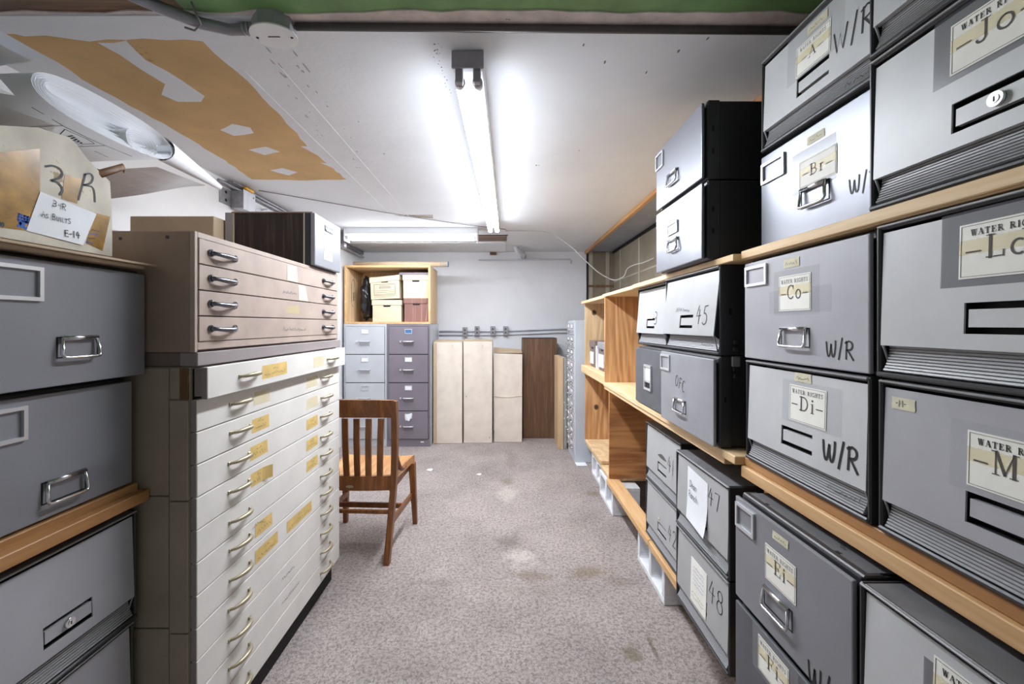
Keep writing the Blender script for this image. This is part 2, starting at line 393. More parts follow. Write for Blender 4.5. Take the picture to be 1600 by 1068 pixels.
SER = {   # roman letters with thick and thin strokes and serifs: advance, [(stroke, weight)]
 'W': (1.0, [([(.12,1),(.32,0)],1.1),([(.32,0),(.50,.9)],.5),([(.48,1),(.68,0)],1.1),([(.68,0),(.88,1)],.5),S_(0,.24,1),S_(.38,.6,1),S_(.78,1,1)]),
 'A': (.86, [([(.42,1),(.12,0)],.5),([(.40,1),(.72,0)],1.2),([(.22,.34),(.6,.34)],.5),S_(0,.25,0),S_(.56,.86,0)]),
 'T': (.8, [([(.4,1),(.4,0)],1.2),([(.06,.97),(.74,.97)],.6),([(.06,1),(.06,.78)],.5),([(.74,1),(.74,.78)],.5),S_(.25,.55,0)]),
 'E': (.78, [([(.2,1),(.2,0)],1.2),([(.08,.97),(.66,.97)],.5),([(.08,.03),(.7,.03)],.5),([(.2,.52),(.5,.52)],.5),([(.66,1),(.66,.76)],.5),([(.7,0),(.7,.26)],.5),([(.5,.63),(.5,.4)],.5)]),
 'R': (.88, [([(.2,1),(.2,0)],1.2),([(.08,.97),(.42,.97)]+arc(.42,.75,.2,.22,90,-90,8)+[(.2,.53)],.75),([(.4,.52),(.72,.03)],1.0),S_(.06,.36,0),S_(.64,.86,0)]),
 'I': (.44, [([(.22,1),(.22,0)],1.2),S_(.06,.38,1),S_(.06,.38,0)]),
 'G': (.86, [(arc(.44,.5,.34,.48,50,330,14),.9),([(.74,.06),(.74,.42)],1.1),S_(.58,.86,.42),([(.68,.98),(.68,.72)],.5)]),
 'H': (.9, [([(.2,1),(.2,0)],1.2),([(.7,1),(.7,0)],1.2),([(.2,.52),(.7,.52)],.5),S_(.06,.34,1),S_(.06,.34,0),S_(.56,.84,1),S_(.56,.84,0)]),
 'S': (.66, [([(.54,.8)]+arc(.33,.74,.2,.23,40,250,8)+arc(.33,.26,.23,.24,80,-150,9),.9),([(.56,.98),(.56,.74)],.5),([(.1,.02),(.1,.3)],.5)]),
 'C': (.82, [(arc(.44,.5,.36,.49,45,315,16),.9),([(.7,.98),(.7,.7)],.5)]),
 'D': (.9, [([(.2,1),(.2,0)],1.2),([(.06,.97),(.38,.97)]+arc(.38,.5,.38,.47,90,-90,14)+[(.06,.03)],.8)]),
 'B': (.8, [([(.2,1),(.2,0)],1.2),([(.06,.97),(.4,.97)]+arc(.4,.75,.2,.22,90,-90,8)+[(.2,.53)],.7),([(.4,.53)]+arc(.42,.28,.24,.25,90,-90,8)+[(.06,.03)],.8)]),
 'J': (.58, [([(.36,1),(.36,.22)]+arc(.2,.2,.16,.2,0,-170,8),1.0),S_(.2,.52,1)]),
 'L': (.74, [([(.2,1),(.2,0)],1.2),S_(.06,.36,1),([(.06,.03),(.66,.03)],.5),([(.66,0),(.66,.28)],.5)]),
 'M': (1.08, [([(.18,1),(.18,0)],.55),([(.2,1),(.54,.05)],1.1),([(.54,.05),(.88,1)],.5),([(.88,1),(.88,0)],1.2),S_(.02,.22,1),S_(.06,.32,0),S_(.84,1.04,1),S_(.74,1.04,0)]),
 'F': (.74, [([(.2,1),(.2,0)],1.2),([(.08,.97),(.66,.97)],.5),([(.2,.52),(.5,.52)],.5),([(.66,1),(.66,.76)],.5),([(.5,.63),(.5,.4)],.5),S_(.06,.38,0)]),
 'o': (.64, [(arc(.32,.31,.25,.31,90,450,18),.9)]),
 'i': (.36, [([(.18,.62),(.18,0)],1.1),S_(.06,.2,.62),S_(.05,.32,0),([(.15,.86),(.22,.86)],1.3)]),
 'r': (.5, [([(.18,.62),(.18,0)],1.1),S_(.06,.2,.62),S_(.05,.34,0),([(.18,.42)]+arc(.34,.42,.16,.2,160,60,6),.8)]),
 'd': (.72, [(arc(.3,.31,.23,.31,60,300,14),.9),([(.52,1),(.52,0)],1.1),S_(.4,.54,1),S_(.52,.66,0)]),
 'a': (.66, [([(.12,.5)]+arc(.3,.44,.18,.18,150,0,8)+[(.48,.06)],.9),(arc(.3,.17,.2,.17,70,300,10),.8),S_(.48,.62,.03)]),
 '-': (.62, [([(.04,.36),(.58,.36)],.7)]), ' ': (.5, []),
}
def text(mb, s, x, z, h, fn, off, w, font='hand', rot=0.0, wx=1.0, gap=.12, jitter=0.0):
    # s written from (x, z) baseline; h = cap height
    cx = 0.0; cr, sr = math.cos(rot), math.sin(rot)
    for ch in s:
        adv, strokes = (HAND if font == 'hand' else SER).get(ch, (.4, []))
        jz = random.uniform(-jitter, jitter)*h
        for st in strokes:
            pts, k = (st, 1.0) if font == 'hand' else st
            q = []
            for (px, pz) in pts:
                a, b = (cx+px*wx)*h, pz*h + jz
                q.append((x + a*cr - b*sr, z + a*sr + b*cr))
            mb.ribbon(q, w*k, fn, off)
        cx += (adv+gap)*wx
    return cx*h
def textw(s, h, font, wx=1.0, gap=.12):
    return sum(((HAND if font == 'hand' else SER).get(c, (.4, []))[0]+gap)*wx for c in s)*h - gap*wx*h
def scrawl(mb, x0, x1, z, h, fn, off, w, words=2):
    # unreadable small writing
    n = max(6, int((x1-x0)/h*2.2)); pts = []; k = 0
    for i in range(n+1):
        pts.append((x0+(x1-x0)*i/n, z + h*(random.uniform(.1,1) if i % 2 else random.uniform(-.1,.25))))
        if random.random() < .22 and len(pts) > 2:
            mb.ribbon(pts, w, fn, off); pts = []
    mb.ribbon(pts, w, fn, off)

# ================================================================== ROOM
CEIL = 2.25; YB = 5.38; XL = -1.76; XR = 1.40
mb = MB(); mb.box(-2.3, 1.9, -1.0, YB+.1, -.06, 0); struct('floor', mb, M['carpet'])
mb = MB(); mb.box(XL-.1, 1.045, 1.335, YB+.1, CEIL, CEIL+.06); ceiling = struct('ceiling', mb, M['ceil'])
mb = MB(); mb.box(XL-.1, XR+.1, YB, YB+.1, 0, CEIL+.06); struct('wall_back', mb, M['wall'])
mb = MB(); mb.box(XL-.1, XL, -.2, YB+.1, 0, CEIL+.06); struct('wall_left', mb, M['wall_l'])
mb = MB(); mb.use(M['panel_tan']).box(XR, XR+.1, -.2, YB, 0, CEIL+.06)
for y in (5.05, 4.35, 3.7, 3.1, 2.4, 1.7, 1.0):
    mb.use(M['panel_lite']).box(XR-.006, XR+.001, y, y+.03, 0, CEIL)
mb.use(M['panel_lite']).box(XR-.004, XR+.001, .2, YB-.02, 1.86, 1.875)
struct('wall_right', mb)
mb = MB(); mb.box(1.045, XR, 1.335, YB, CEIL, CEIL+.05)
struct('ceiling_recess', mb, M['niche_ceil'])
mb = MB(); mb.use(M['panel_tan']).box(1.075, XR-.001, YB-.012, YB-.001, 0, CEIL-.001)
mb.use(M['panel_lite']).box(1.09, 1.135, YB-.022, YB-.012, 0, CEIL-.001).box(1.30, 1.345, YB-.022, YB-.012, 0, CEIL-.001)
mb.use(M['chest_raw']).box(1.075, XR-.002, YB-.024, YB-.012, 1.80, 1.828)
struct('trim_1', mb)
mb = MB(); mb.use(M['black']).box(1.058, 1.075, YB-.02, YB-.001, 0, CEIL-.001); struct('trim_2', mb)
mb = MB(); mb.use(M['plank_left']).box(1.03, 1.062, 1.34, YB-.021, CEIL-.035, CEIL-.0005, .003); struct('trim_3', mb)
mb = MB(); mb.use(M['black']).box(XR-.02, XR-.007, 1.34, YB-.026, CEIL-.03, CEIL-.001); struct('trim_4', mb)
# the doorway head the picture is taken under: torn plaster edge, then the green ceiling of the next room
mb = MB(); mb.use(M['pink_plaster'])
n = 44; prof = []
top = [(XL-.1 + (XR+.2-XL)*i/n, 1.252 + random.uniform(-.008,.010)) for i in range(n+1)]
for i in range(n):
    (xa, ya), (xb, yb) = top[i], top[i+1]
    mb.hexa([(xa,ya,CEIL-.004),(xb,yb,CEIL-.004),(xb,1.335,CEIL-.002),(xa,1.335,CEIL-.002),(xa,ya,CEIL+.05),(xb,yb,CEIL+.05),(xb,1.335,CEIL+.05),(xa,1.335,CEIL+.05)])
struct('trim_5', mb)
mb = MB(); mb.use(M['green']).box(-.93, XR+.1, -.9, 1.262, CEIL, CEIL+.05); struct('ceiling_front', mb)
mb = MB(); mb.use(M['brown_strip']).box(XL-.1, -.93, 1.195, 1.262, CEIL, CEIL+.05).use(M['black_steel']).box(XL-.1, -.93, .4, 1.195, CEIL+.001, CEIL+.05); struct('trim_6', mb)
mb = MB(); mb.use(M['ceil']).box(XL-.1, -.66, 1.262, 1.34, CEIL-.008, CEIL-.001); struct('trim_7', mb)

# bare plasterboard where the ceiling paint has peeled; polygons lie on the ceiling underside
def ragged(pts, amp=.012, step=.05):
    out = []
    for i, p in enumerate(pts):
        q = pts[(i+1) % len(pts)]; d = math.hypot(q[0]-p[0], q[1]-p[1]); k = max(1, int(d/step))
        for j in range(k):
            f = j/k; a = amp if j else amp*.3
            out.append((p[0]+(q[0]-p[0])*f+random.uniform(-a,a), p[1]+(q[1]-p[1])*f+random.uniform(-a,a)))
    return out
def ceil_patch(px, z, mat, name, amp=.012, th=.0006):
    pts = ragged([onz(u, v, CEIL) for u, v in px], amp)
    from mathutils.geometry import tessellate_polygon
    mb = MB(); mb.use(mat); vs = [mb.bm.verts.new((x, y, z)) for x, y in pts]
    for tri in tessellate_polygon([[Vector((x, y, 0)) for x, y in pts]]):
        q = [vs[i] for i in tri]; a_, b_, c_ = [v.co for v in q]
        if (b_-a_).cross(c_-a_).z > 0: q.reverse()
        f = mb.bm.faces.new(q); f.material_index = mb.mi
    o = mb.build(name, None, ceiling, recalc=False); o['kind'] = 'structure'; return o
ceil_patch([(0,47),(37,56),(109,60),(139,64),(170,62),(195,62),(260,62),(318,65),(387,127),(422,165),(476,223),(500,246),(541,280),(480,282),(394,280),(368,261),(320,232),(270,202),(202,165),(127,124),(90,97),(56,79)],
           CEIL-.00012, M['bare'], 'bare_plasterboard', .008)
for k, px in enumerate(([(153,67),(196,63),(228,94),(262,112),(320,150),(314,159),(277,159),(253,148),(258,131),(221,109),(187,86)],
           [(344,203),(362,193),(391,199),(397,208),(365,212)], [(388,234),(416,229),(438,237),(413,242)], [(422,266),(441,262),(465,269),(451,274)],
           [(470,228),(492,229),(522,250),(505,247)], [(500,254),(520,256),(528,266)])):
    ceil_patch(px, CEIL-.00024, M['ceil'], 'paint_remnant', .006)
# torn-open spots showing dark wood
for px in ([(614,336),(676,335),(677,341),(640,339)], ):
    ceil_patch(px, CEIL-.0002, M['brown_strip'], 'ceiling_tear', .003)
mb = MB(); x0, y0 = onz(744, 367, CEIL); x1, y1 = onz(793, 376, CEIL)
mb.use(M['brown_strip']).box(x0, x1-.01, y0, y1, CEIL-.004, CEIL-.0005); mb.use(M['black']).box(x0-.01, x1, y0-.012, y0, CEIL-.006, CEIL-.0005)
o = mb.build('ceiling_tear', None, ceiling); o['kind'] = 'structure'
mb = MB(); mb.use(M['ceil']).box(XL+.001, .04, 4.75, 5.34, CEIL-.012, CEIL-.0005, .002); o = mb.build('ceiling_patch_board', None, ceiling); o['kind'] = 'structure'
mb = MB(); mb.use(M['ceil']).box(-.95, -.935, 1.55, 4.0, CEIL-.0008, CEIL+.001).box(-.80, -.793, 1.5, 3.9, CEIL-.0008, CEIL+.001)
o = mb.build('ceiling_seam', None, ceiling); o['kind'] = 'structure'
# dark flecks by the lamp
mb = MB(); mb.use(M['ink_soft'])
for k in range(30):
    u, v = (random.gauss(680, 6), random.gauss(80, 6)) if k < 14 else (random.gauss(686+ (k-14)*1.6, 2), 95 + (k-14)*5)
    x, y = onz(u, v, CEIL); r = random.uniform(.001, .0035)
    mb.face([(x+r*math.cos(a)*random.uniform(.6,1.2), y+r*math.sin(a), CEIL-.0002) for a in [2*PI*j/6 for j in range(6)]])
for k in range(42):
    f = random.random(); u = 425+125*f+random.gauss(0, 5)+(26 if k % 2 else -12); v = 62+215*f+random.gauss(0, 3)
    x, y = onz(u, v, CEIL); r = random.uniform(.0015, .005)*(1.6 if random.random() < .15 else 1); l = random.uniform(1, 5)
    mb.use(M['fleck']); mb.face([(x+r*math.cos(a)*random.uniform(.5,1), y+r*l*math.sin(a), CEIL-.0002) for a in [2*PI*j/7 for j in range(7)]])
for (u, v) in ((912,70),(945,97),(1010,113),(838,258),(842,258),(1060,80),(905,235),(1106,60),(560,190),(600,240)):
    x, y = onz(u, v, CEIL); r = random.uniform(.003, .006)
    mb.use(M['ink_pencil']); mb.face([(x+r*math.cos(a)*random.uniform(.4,1), y+r*1.8*math.sin(a), CEIL-.0002) for a in [2*PI*j/7 for j in range(7)]])
o = mb.build('paint_fleck', None, ceiling, recalc=False); o['kind'] = 'structure'

# ================================================================== FILE BOXES
def fbox(kind, X, y0, y1, z0, z1, label, side='R', depth=.58, front=None, group='grey steel file boxes on the shelves', side_slot=False, rim=None, tilt=.006):
    """one steel storage drawer box; kind 'P' plain front with chrome pull, 'R' tilted front over a ribbed foot"""
    w = y1-y0; h = z1-z0; yc = (y0+y1)/2
    t = thing('file_box', label, 'file box', (X, yc, z0), -PI/2 if side == 'R' else PI/2, group)
    fm = front or (M['steel_dark'] if kind == 'P' else M['steel_light'])
    rim = rim or M['black_steel']
    hw = w/2
    if kind == 'P':
        mb = MB(); mb.use(rim)
        mb.use(M['black']).box(-hw+.014, hw-.014, .009, .023, .016, h-.022).use(rim)
        mb.box(-hw+.004, hw-.004, .018, depth, .003, h-.004, .004, 2)
        mb.box(-hw+.001, hw-.001, .021, .061, .001, h-.001, .003)        # stiffening band round the mouth
        mb.use(M['black'])
        for sx in (-1, 1):
            for zz in (h*.32, h*.60) if side_slot else (h*.5,):
                mb.box(sx*(hw-.0022), sx*(hw-.0003), .033, .041, zz, zz+.018)
        for yy in (-.12, .12): mb.box(yy-.006, yy+.006, .035, .042, h-.002, h-.0002)
        mb.use(M['dusty_lit']).box(-hw+.012, hw-.012, .036, depth-.01, h-.003, h-.0006)
        mb.build('body', None, t)
        mb = MB(); mb.use(fm).box(-hw+.001, hw-.003, 0, .010, .004, h-.010, .003, 2)
        fr = mb.build('drawer_front', None, t)
        fn = lambda x, z, o: (x, -o, z)
    else:
        b = .010
        mb = MB(); mb.use(rim)
        # shell with an open mouth
        mb.box(-hw+.001, -hw+b, 0, depth, .001, h-.001, .003).box(hw-b, hw-.001, 0, depth, .001, h-.001, .003)
        mb.box(-hw+b-.001, hw-b+.001, .001, depth, h-b, h-.001, .003).box(-hw+b-.001, hw-b+.001, .001, depth, .001, b, .003)
        mb.box(-hw+b-.001, hw-b+.001, .06, depth-.002, b-.001, h-b+.001)
        mb.use(M['rib']).box(-hw+.006, hw-.006, -.003, .004, h-.006, h-.002, .001)
        mb.use(M['dusty_lit']).box(-hw+.012, hw-.012, .006, depth-.01, h-.003, h-.0006)
        mb.use(M['black']); mb.box(-hw+.0004, -hw+.002, .028, .038, h*.45, h*.45+.02); mb.box(hw-.002, hw-.0004, .028, .038, h*.45, h*.45+.02)
        mb.build('body', None, t)
        ht = h-.016; hb = .066; yt = .006; ybm = yt-tilt
        fn = lambda x, z, o: (x, yt + (ybm-yt)*(ht-z)/(ht-hb) - o, z)
        xi = hw-b-.002
        # tilted front plate with the finger opening left out
        hx0, hx1, hz0, hz1 = -.056, .056, hb+.022, hb+.071
        mb = MB(); mb.use(fm)
        for (a, c, d, e) in ((-xi, hx0, hb, ht), (hx1, xi, hb, ht), (hx0, hx1, hb, hz0), (hx0, hx1, hz1, ht)):
            mb.plate(a, c, d, e, fn, -.003, 0)
        fr = mb.build('drawer_front', None, t)
        mb = MB(); mb.use(M['black'])                                     # sheath sides and the dark pocket
        for sx in (-1, 1):
            mc = MB(); mc.use(M['black']); x = sx*xi
            mc.hexa([(x-.0015,ybm+.003,hb),(x+.0015,ybm+.003,hb),(x+.0015,.05,.012),(x-.0015,.05,.012),(x-.0015,yt+.003,ht),(x+.0015,yt+.003,ht),(x+.0015,.055,ht),(x-.0015,.055,ht)])
            mc.build('front_cheek', None, t)
        mb.plate(hx0-.004, hx1+.004, hz0-.004, hz1+.004, fn, -.024, -.021)
        for (a, c, d, e) in ((hx0-.003, hx0, hz0, hz1), (hx1, hx1+.003, hz0, hz1), (hx0, hx1, hz0-.003, hz0), (hx0, hx1, hz1, hz1+.003)):
            mb.plate(a, c, d, e, fn, -.021, -.003)
        mb.build('pull_recess', None, t)
        mb = MB(); mb.use(fm).plate(hx0+.005, hx1-.0005, hz0+.0105, hz1-.0105, fn, -.012, -.002)
        mb.build('pull', None, t)
        # ribbed foot, curving back under the plate
        mb = MB(); mb.use(M['rib']); prof = []
        nr = 9
        for i in range(nr):
            f0, f1 = i/nr, (i+.62)/nr
            for f, o in ((f0, 0), (f1, 0), (f1+.02, .0035), ((i+.98)/nr, .0035)):
                z = hb-.004 - (hb-.018)*f; y = .012 - .014*f*f + o
                prof.append((y, z))
        prof += [(.03, .012), (.03, hb-.004)]
        mb.prism(prof, -xi+.006, xi-.006, 'x')
        mb.use(rim).box(-hw+.004, hw-.004, -.004, .012, .002, .012, .003)
        mb.use(fm).hexa([fn(-xi,hb-.003,-.012),fn(xi,hb-.003,-.012),fn(xi,hb-.003,0),fn(-xi,hb-.003,0),fn(-xi,hb,-.012),fn(xi,hb,-.012),fn(xi,hb,0),fn(-xi,hb,0)])
        mb.build('ribbed_foot', None, t)
        for sx in (-1, 1):
            mb = MB(); mb.use(M['rib']); pth = [(sx*(xi-.003), ybm+.002 + .012*math.sin(a*PI/2), hb-.002 - (hb-.014)*a) for a in [i/6 for i in range(7)]]
            mb.tube(pth, .0022, 5); mb.build('foot_edge', None, t)
        
    t['w'] = w
    return dict(t=t, fn=fn, fr=fr, w=w, h=h, X=X, yc=yc, z0=z0, side=side)
def px(B, u, v=None, dX=0.0):      # column/row of the photograph -> place on the front of a box
    X = B['X']+dX; Y = yat(u, X)
    x = (B['yc']-Y) if B['side'] == 'R' else (Y-B['yc'])
    if v is None: return x
    return x, zat(u, v, X)-B['z0']
def holder(B, x0, x1, z0, z1, bar=.008, inner=None):
    mb = MB(); mb.use(M['satin']).ring(x0, x1, z0, z1, bar, B['fn'], .006)
    if inner: mb.use(inner).plate(x0+bar, x1-bar, z0+bar, z1-bar, B['fn'], .0004, .0012)
    return mb.build('label_holder', None, B['t'])
def pull(B, xc, zc, w=.105, h=.046, r=.0046):
    w *= .93
    fn = B['fn']; mb = MB(); mb.use(M['chrome'])
    a, b, zt, zb = w/2*.86, w/2, zc+h/2, zc-h/2
    mb.tube([fn(xc-a-.002, zt, .005), fn(xc+a+.002, zt, .005)], r*1.25, 10)
    path = [fn(xc-a, zt, .006), fn(xc-b+.002, zb+.008, .010), fn(xc-b+.006, zb+.001, .012), fn(xc-b+.014, zb, .013), fn(xc+b-.014, zb, .013), fn(xc+b-.006, zb+.001, .012), fn(xc+b-.002, zb+.008, .010), fn(xc+a, zt, .006)]
    mb.tube(path, r*.8, 8)
    mb.use(M['black']).ring(xc-b-.002, xc+b+.002, zb-.001, zt+.003, .003, fn, .0006)
    return mb.build('handle', None, B['t'])
def card(B, xc, zc, w, h, letters, rot=0.0, big=.030, stain=True, heading='WATER RIGHTS', tape=None, tape_mat='clear_tape', torn=False):
    fn = B['fn']
    if tape:
        mb = MB(); mb.use(M[tape_mat])
        for (a, c, d, e) in tape: mb.face([fn(a,d,.0006), fn(c,d,.0006), fn(c,e,.0006), fn(a,e,.0006)])
        mb.build('clear_tape', None, B['t'])
    cr, sr = math.cos(rot), math.sin(rot)
    f2 = lambda x, z, o: fn(xc + x*cr - z*sr, zc + x*sr + z*cr, o)
    mb = MB(); mb.use(M['card']).plate(-w/2, w/2, -h/2, h/2, f2, .0007, .0014)
    c = mb.build('label_card', None, B['t'])
    if stain:
        mb = MB(); mb.use(M['yellow_tape'])
        mb.face([f2(-w/2, -h*.06, .0016), f2(w/2, -h*.04, .0016), f2(w/2, h*.24, .0016), f2(-w/2, h*.20, .0016)])
        mb.build('yellowed_tape', None, c, recalc=False)
    mb = MB(); mb.use(M['ink_soft']).ring(-w/2+.003, w/2-.003, -h/2+.003, h/2-.003, .0006, f2, .0018)
    mb.use(M['ink'] if w > .127 else M['ink_soft'])
    if heading:
        hh = h*.105; tw = textw(heading, hh, 'ser', 1.0, .14); k = min(1.0, w*.84/tw)
        tw *= k; text(mb, heading, -tw/2, h*.28, hh, f2, .0020, hh*(.16 if w > .127 else .12), 'ser', 0, k, .14)
    mb.use(M['ink_soft'])
    s = letters; tw = textw(s, big, 'ser'); k = min(1.25, w*.86/tw)
    text(mb, s, -tw*k/2, -h*.16, big, f2, .0020, big*.105, 'ser', 0, k)
    mb.build('lettering', None, c, recalc=False)
    return c
def sticker(B, x0, x1, z0, z1, txt=None, mat='masking', name='tape_label', rot=0.0):
    fn = B['fn']; xc, zc = (x0+x1)/2, (z0+z1)/2; cr, sr = math.cos(rot), math.sin(rot)
    f2 = lambda x, z, o: fn(xc + x*cr - z*sr, zc + x*sr + z*cr, o)
    w, h = x1-x0, z1-z0
    mb = MB(); mb.use(M[mat])
    n = 8; lft = [(-w/2+random.uniform(0,.002), -h/2 + h*i/n) for i in range(n+1)]; rgt = [(w/2-random.uniform(0,.002), -h/2+h*i/n) for i in range(n+1)]
    for i in range(n): mb.face([f2(*lft[i], .0012), f2(*rgt[i], .0012), f2(*rgt[i+1], .0012), f2(*lft[i+1], .0012)])
    mb.use(M['ink_soft'])
    if txt: text(mb, txt, -w*.3, -h*.25, h*.55, f2, .0018, h*.06, 'hand')
    else: scrawl(mb, -w*.36, w*.36, -h*.2, h*.4, f2, .0018, h*.05)
    return mb.build(name, None, B['t'])
def scribe(B, s, u, v, hpx, slant=0.0, w=.0034, gap=.16, wx=1.0, mat='ink', scale=None, rot=0.0):
    # marker writing starting at column u, baseline row v, cap height hpx pixels there
    x, z = px(B, u, v); s_ = (u-U0)/B['X']; h = hpx/abs(s_)
    mb = MB(); mb.use(M[mat]); text(mb, s, x, z, h, B['fn'], .0008, w, 'hand', rot, wx, gap, .03)
    return mb.build('marker_writing', None, B['t'], recalc=False)
def lock(B, x, z, r=.011):
    fn = B['fn']; mb = MB(); mb.use(M['chrome']).tube([fn(x,z,-.003), fn(x,z,.004)], r, 18)
    mb.tube([fn(x,z,.0035), fn(x,z,.0052)], r*.55, 14); mb.use(M['black']).plate(x-.001, x+.001, z-.004, z+.004, fn, .0052, .0056)
    return mb.build('lock', None, B['t'])
def embossed(B, x0, x1, z, h):
    mb = MB(); mb.use(M['ink_soft'])
    fn = lambda x, zz, o: (x, .004-o, zz)
    scrawl(mb, x0, x1, z, h, fn, .0002, h*.16)
    return mb.build('embossed_name', None, B['t'], recalc=False)

P, R = 'P', 'R'
# ---- upper shelf, right
Yn, Yf = .840, 1.270
b = fbox(P, .66, 1.411, 1.832, 1.5455, 1.810, 'shiny steel file box with white tag above its pull, lower of the two shiny boxes', side_slot=True, front=M['steel_bright'])
x0, x1 = px(b,1044), px(b,1059.5); holder(b, x0, x1, .135, .180, .006, M['tag_white']); pull(b, (x0+x1)/2+.005, .090, .10, .044)
mb = MB(); mb.use(M['tag_white']).plate((x0+x1)/2-.03, (x0+x1)/2+.036, .078, .102, b['fn'], .0008, .002); mb.build('pull_tag', None, b['t'])
b = fbox(P, .66, 1.411, 1.832, 1.811, 2.075, 'shiny steel file box with empty corner label frame, upper of the two shiny boxes', side_slot=True, front=M['steel_bright'])
holder(b, -.205, -.125, .170, .235, .006); x = px(b,1052); pull(b, x, .085, .10, .044)
b = fbox(P, .775, .862, 1.280, 1.5535, 1.838, 'bright steel file box with yellowed Br label, under the box labelled A', front=M['steel_bright'])
holder(b, -.200, -.098, .190, .250); x = px(b, 1273); pull(b, x, .098, .10, .046)
xc, zc = px(b, 1277, 262); card(b, xc, zc, .125, .070, '-Br-', 0, .028, True, None, [(xc-.09, xc+.06, zc-.045, zc+.062)], 'dark_tape')
xc, zc = px(b, 1275, 214); sticker(b, xc-.030, xc+.030, zc-.010, zc+.010)
scribe(b, 'w/R', 1327, 305, 26)
b = fbox(R, .775, .862, 1.280, 1.839, 2.112, 'light grey file box with A label, on top of the bright Br box')
xc, zc = px(b, 1268, 78); card(b, xc, zc, .118, .078, '-A-', 0, .026, True, 'WATER RIGHTS', [(xc-.095,xc+.10,zc-.045,zc+.085)])
xc, zc = px(b, 1274, 36); sticker(b, xc-.035, xc+.035, zc-.010, zc+.012)
scribe(b, 'W/R', 1301, 88, 36, w=.0045)
embossed(b, .10, .185, .028, .013)
b = fbox(R, .735, .430, .858, 1.5535, 1.853, 'light grey file box with large Jo label and keyed lock, on the top plank')
xc = px(b, 1483)+.063; zc = 1.779-b['z0']; card(b, xc, zc, .128, .083, '-Jo-', 0, .032, True, 'WATER RIGHTS', [(xc-.092,xc+.09,zc-.052,zc+.064)], 'dark_tape')
lock(b, px(b,1557), .066+.0465)
b = fbox(R, .735, .430, .858, 1.855, 2.15, 'light grey file box above the Jo box, only its ribbed foot in view')
# ---- middle shelf, right
b = fbox(R, .735, 1.875, 2.315, 1.2245, 1.522, 'pale grey file box with half-hidden marker 3, on top of the worn dark box', tilt=.018, front=M['steel_pale'])
sticker(b, -.10, .03, .135, .16); scribe(b, '3', 1025, 506, 19, w=.004)
b = fbox(P, .70, 1.845, 2.245, .9315, 1.222, 'worn charcoal file box with one chrome label-and-pull frame, under the box marked 3', front=M['steel_worn'])
x0, z0 = px(b, 1003, 620); x1, z1 = px(b, 1020, 594); x0, x1 = -.048, .048
mb = MB(); mb.use(M['satin']).ring(x0, x1, .085, .205, .009, b['fn'], .008); mb.use(M['card']).plate(x0+.009, x1-.009, .135, .196, b['fn'], .0005, .002)
mb.use(M['satin']).plate(x0+.009, x1-.009, .122, .135, b['fn'], .0005, .006); mb.use(M['black']).plate(x0+.009, x1-.009, .094, .122, b['fn'], .0005, .001); mb.build('label_holder', None, b['t'])
b = fbox(R, .700, 1.372, 1.832, 1.2295, 1.523, 'pale grey file box with 45 in marker and a side clip, above the OFC box', tilt=.022, front=M['steel_pale'])
mb = MB(); mb.use(M['ink_pencil']); scrawl(mb, -.10, .03, .150, .020, b['fn'], .0008, .004); mb.build('stamped_line', None, b['t'], recalc=False)
scribe(b, '45', 1092, 506, 28, w=.0042); embossed(b, .09, .17, .028, .012)
mb = MB(); mb.use(M['black_steel'])     # clip joining the two boxes, on the near side
for (z, hh, dx) in ((.045, .016, 0), (.022, .016, .002), (-.018, .034, .006), (-.042, .014, .002), (-.064, .016, 0)):
    mb.use(M['grey_cap'] if hh > .02 else M['black_steel']).box(.2305, .238, .040-dx, .056+dx, z-hh/2, z+hh/2, .003)
mb.build('side_clip', None, b['t'])
b = fbox(P, .680, 1.372, 1.832, .9315, 1.228, 'mid grey file box marked OFC in thin marker, under the box marked 45', front=M['steel_ofc'])
holder(b, -.222, -.128, .210, .275); x = px(b, 1063); pull(b, x, .088, .105, .046); scribe(b, 'OFC', 1055, 600, 17, w=.0028, rot=-.25)
b = fbox(P, .730, .846, 1.288, 1.2275, 1.522, 'dark grey file box with Co label and marker initials, above the Di box', front=M['steel_mid'])
holder(b, -.210, -.108, .214, .272); x = px(b, 1242); pull(b, x, .070, .108, .044)
xc, zc = px(b, 1241.5, 457); card(b, xc, zc, .116, .090, '-Co-', 0, .034, True, 'WATER RIGHTS', [(xc-.08,xc+.085,zc-.055,zc+.06),(xc-.10,xc+.12,zc-.05,zc+.01)])
xc, zc = px(b, 1237, 411); sticker(b, xc-.030, xc+.030, zc-.010, zc+.013, None); scribe(b, 'w/R', 1291, 557, 26, w=.0036)
b = fbox(R, .730, .846, 1.282, .9315, 1.226, 'light grey file box with Di label and bold marker initials, under the Co box')
xc, zc = px(b, 1251, 634, -.012); card(b, xc, zc, .124, .090, '-Di-', 0, .034, False, 'WATER RIGHTS', [(xc-.09,xc+.105,zc-.05,zc+.055)])
xc, zc = px(b, 1250, 590, -.002); sticker(b, xc-.03, xc+.03, zc-.011, zc+.011)
scribe(b, 'w/R', 1285, 716, 33, w=.006); embossed(b, .10, .19, .030, .013)
b = fbox(R, .730, .405, .836, 1.2275, 1.522, 'light grey file box with Ld label, above the Ma box at the right edge')
xc = px(b, 1488, None, -.008)+.066; zc = 1.330+.115-b['z0']; card(b, xc, zc, .132, .086, '-Ld-', 0, .034, True, 'WATER RIGHTS', [(xc-.095,xc+.09,zc-.055,zc+.065)], 'dark_tape')
b = fbox(R, .730, .405, .832, .9315, 1.226, 'grey file box with Ma label and small M tape, under the Ld box', front=M['steel_mid'])
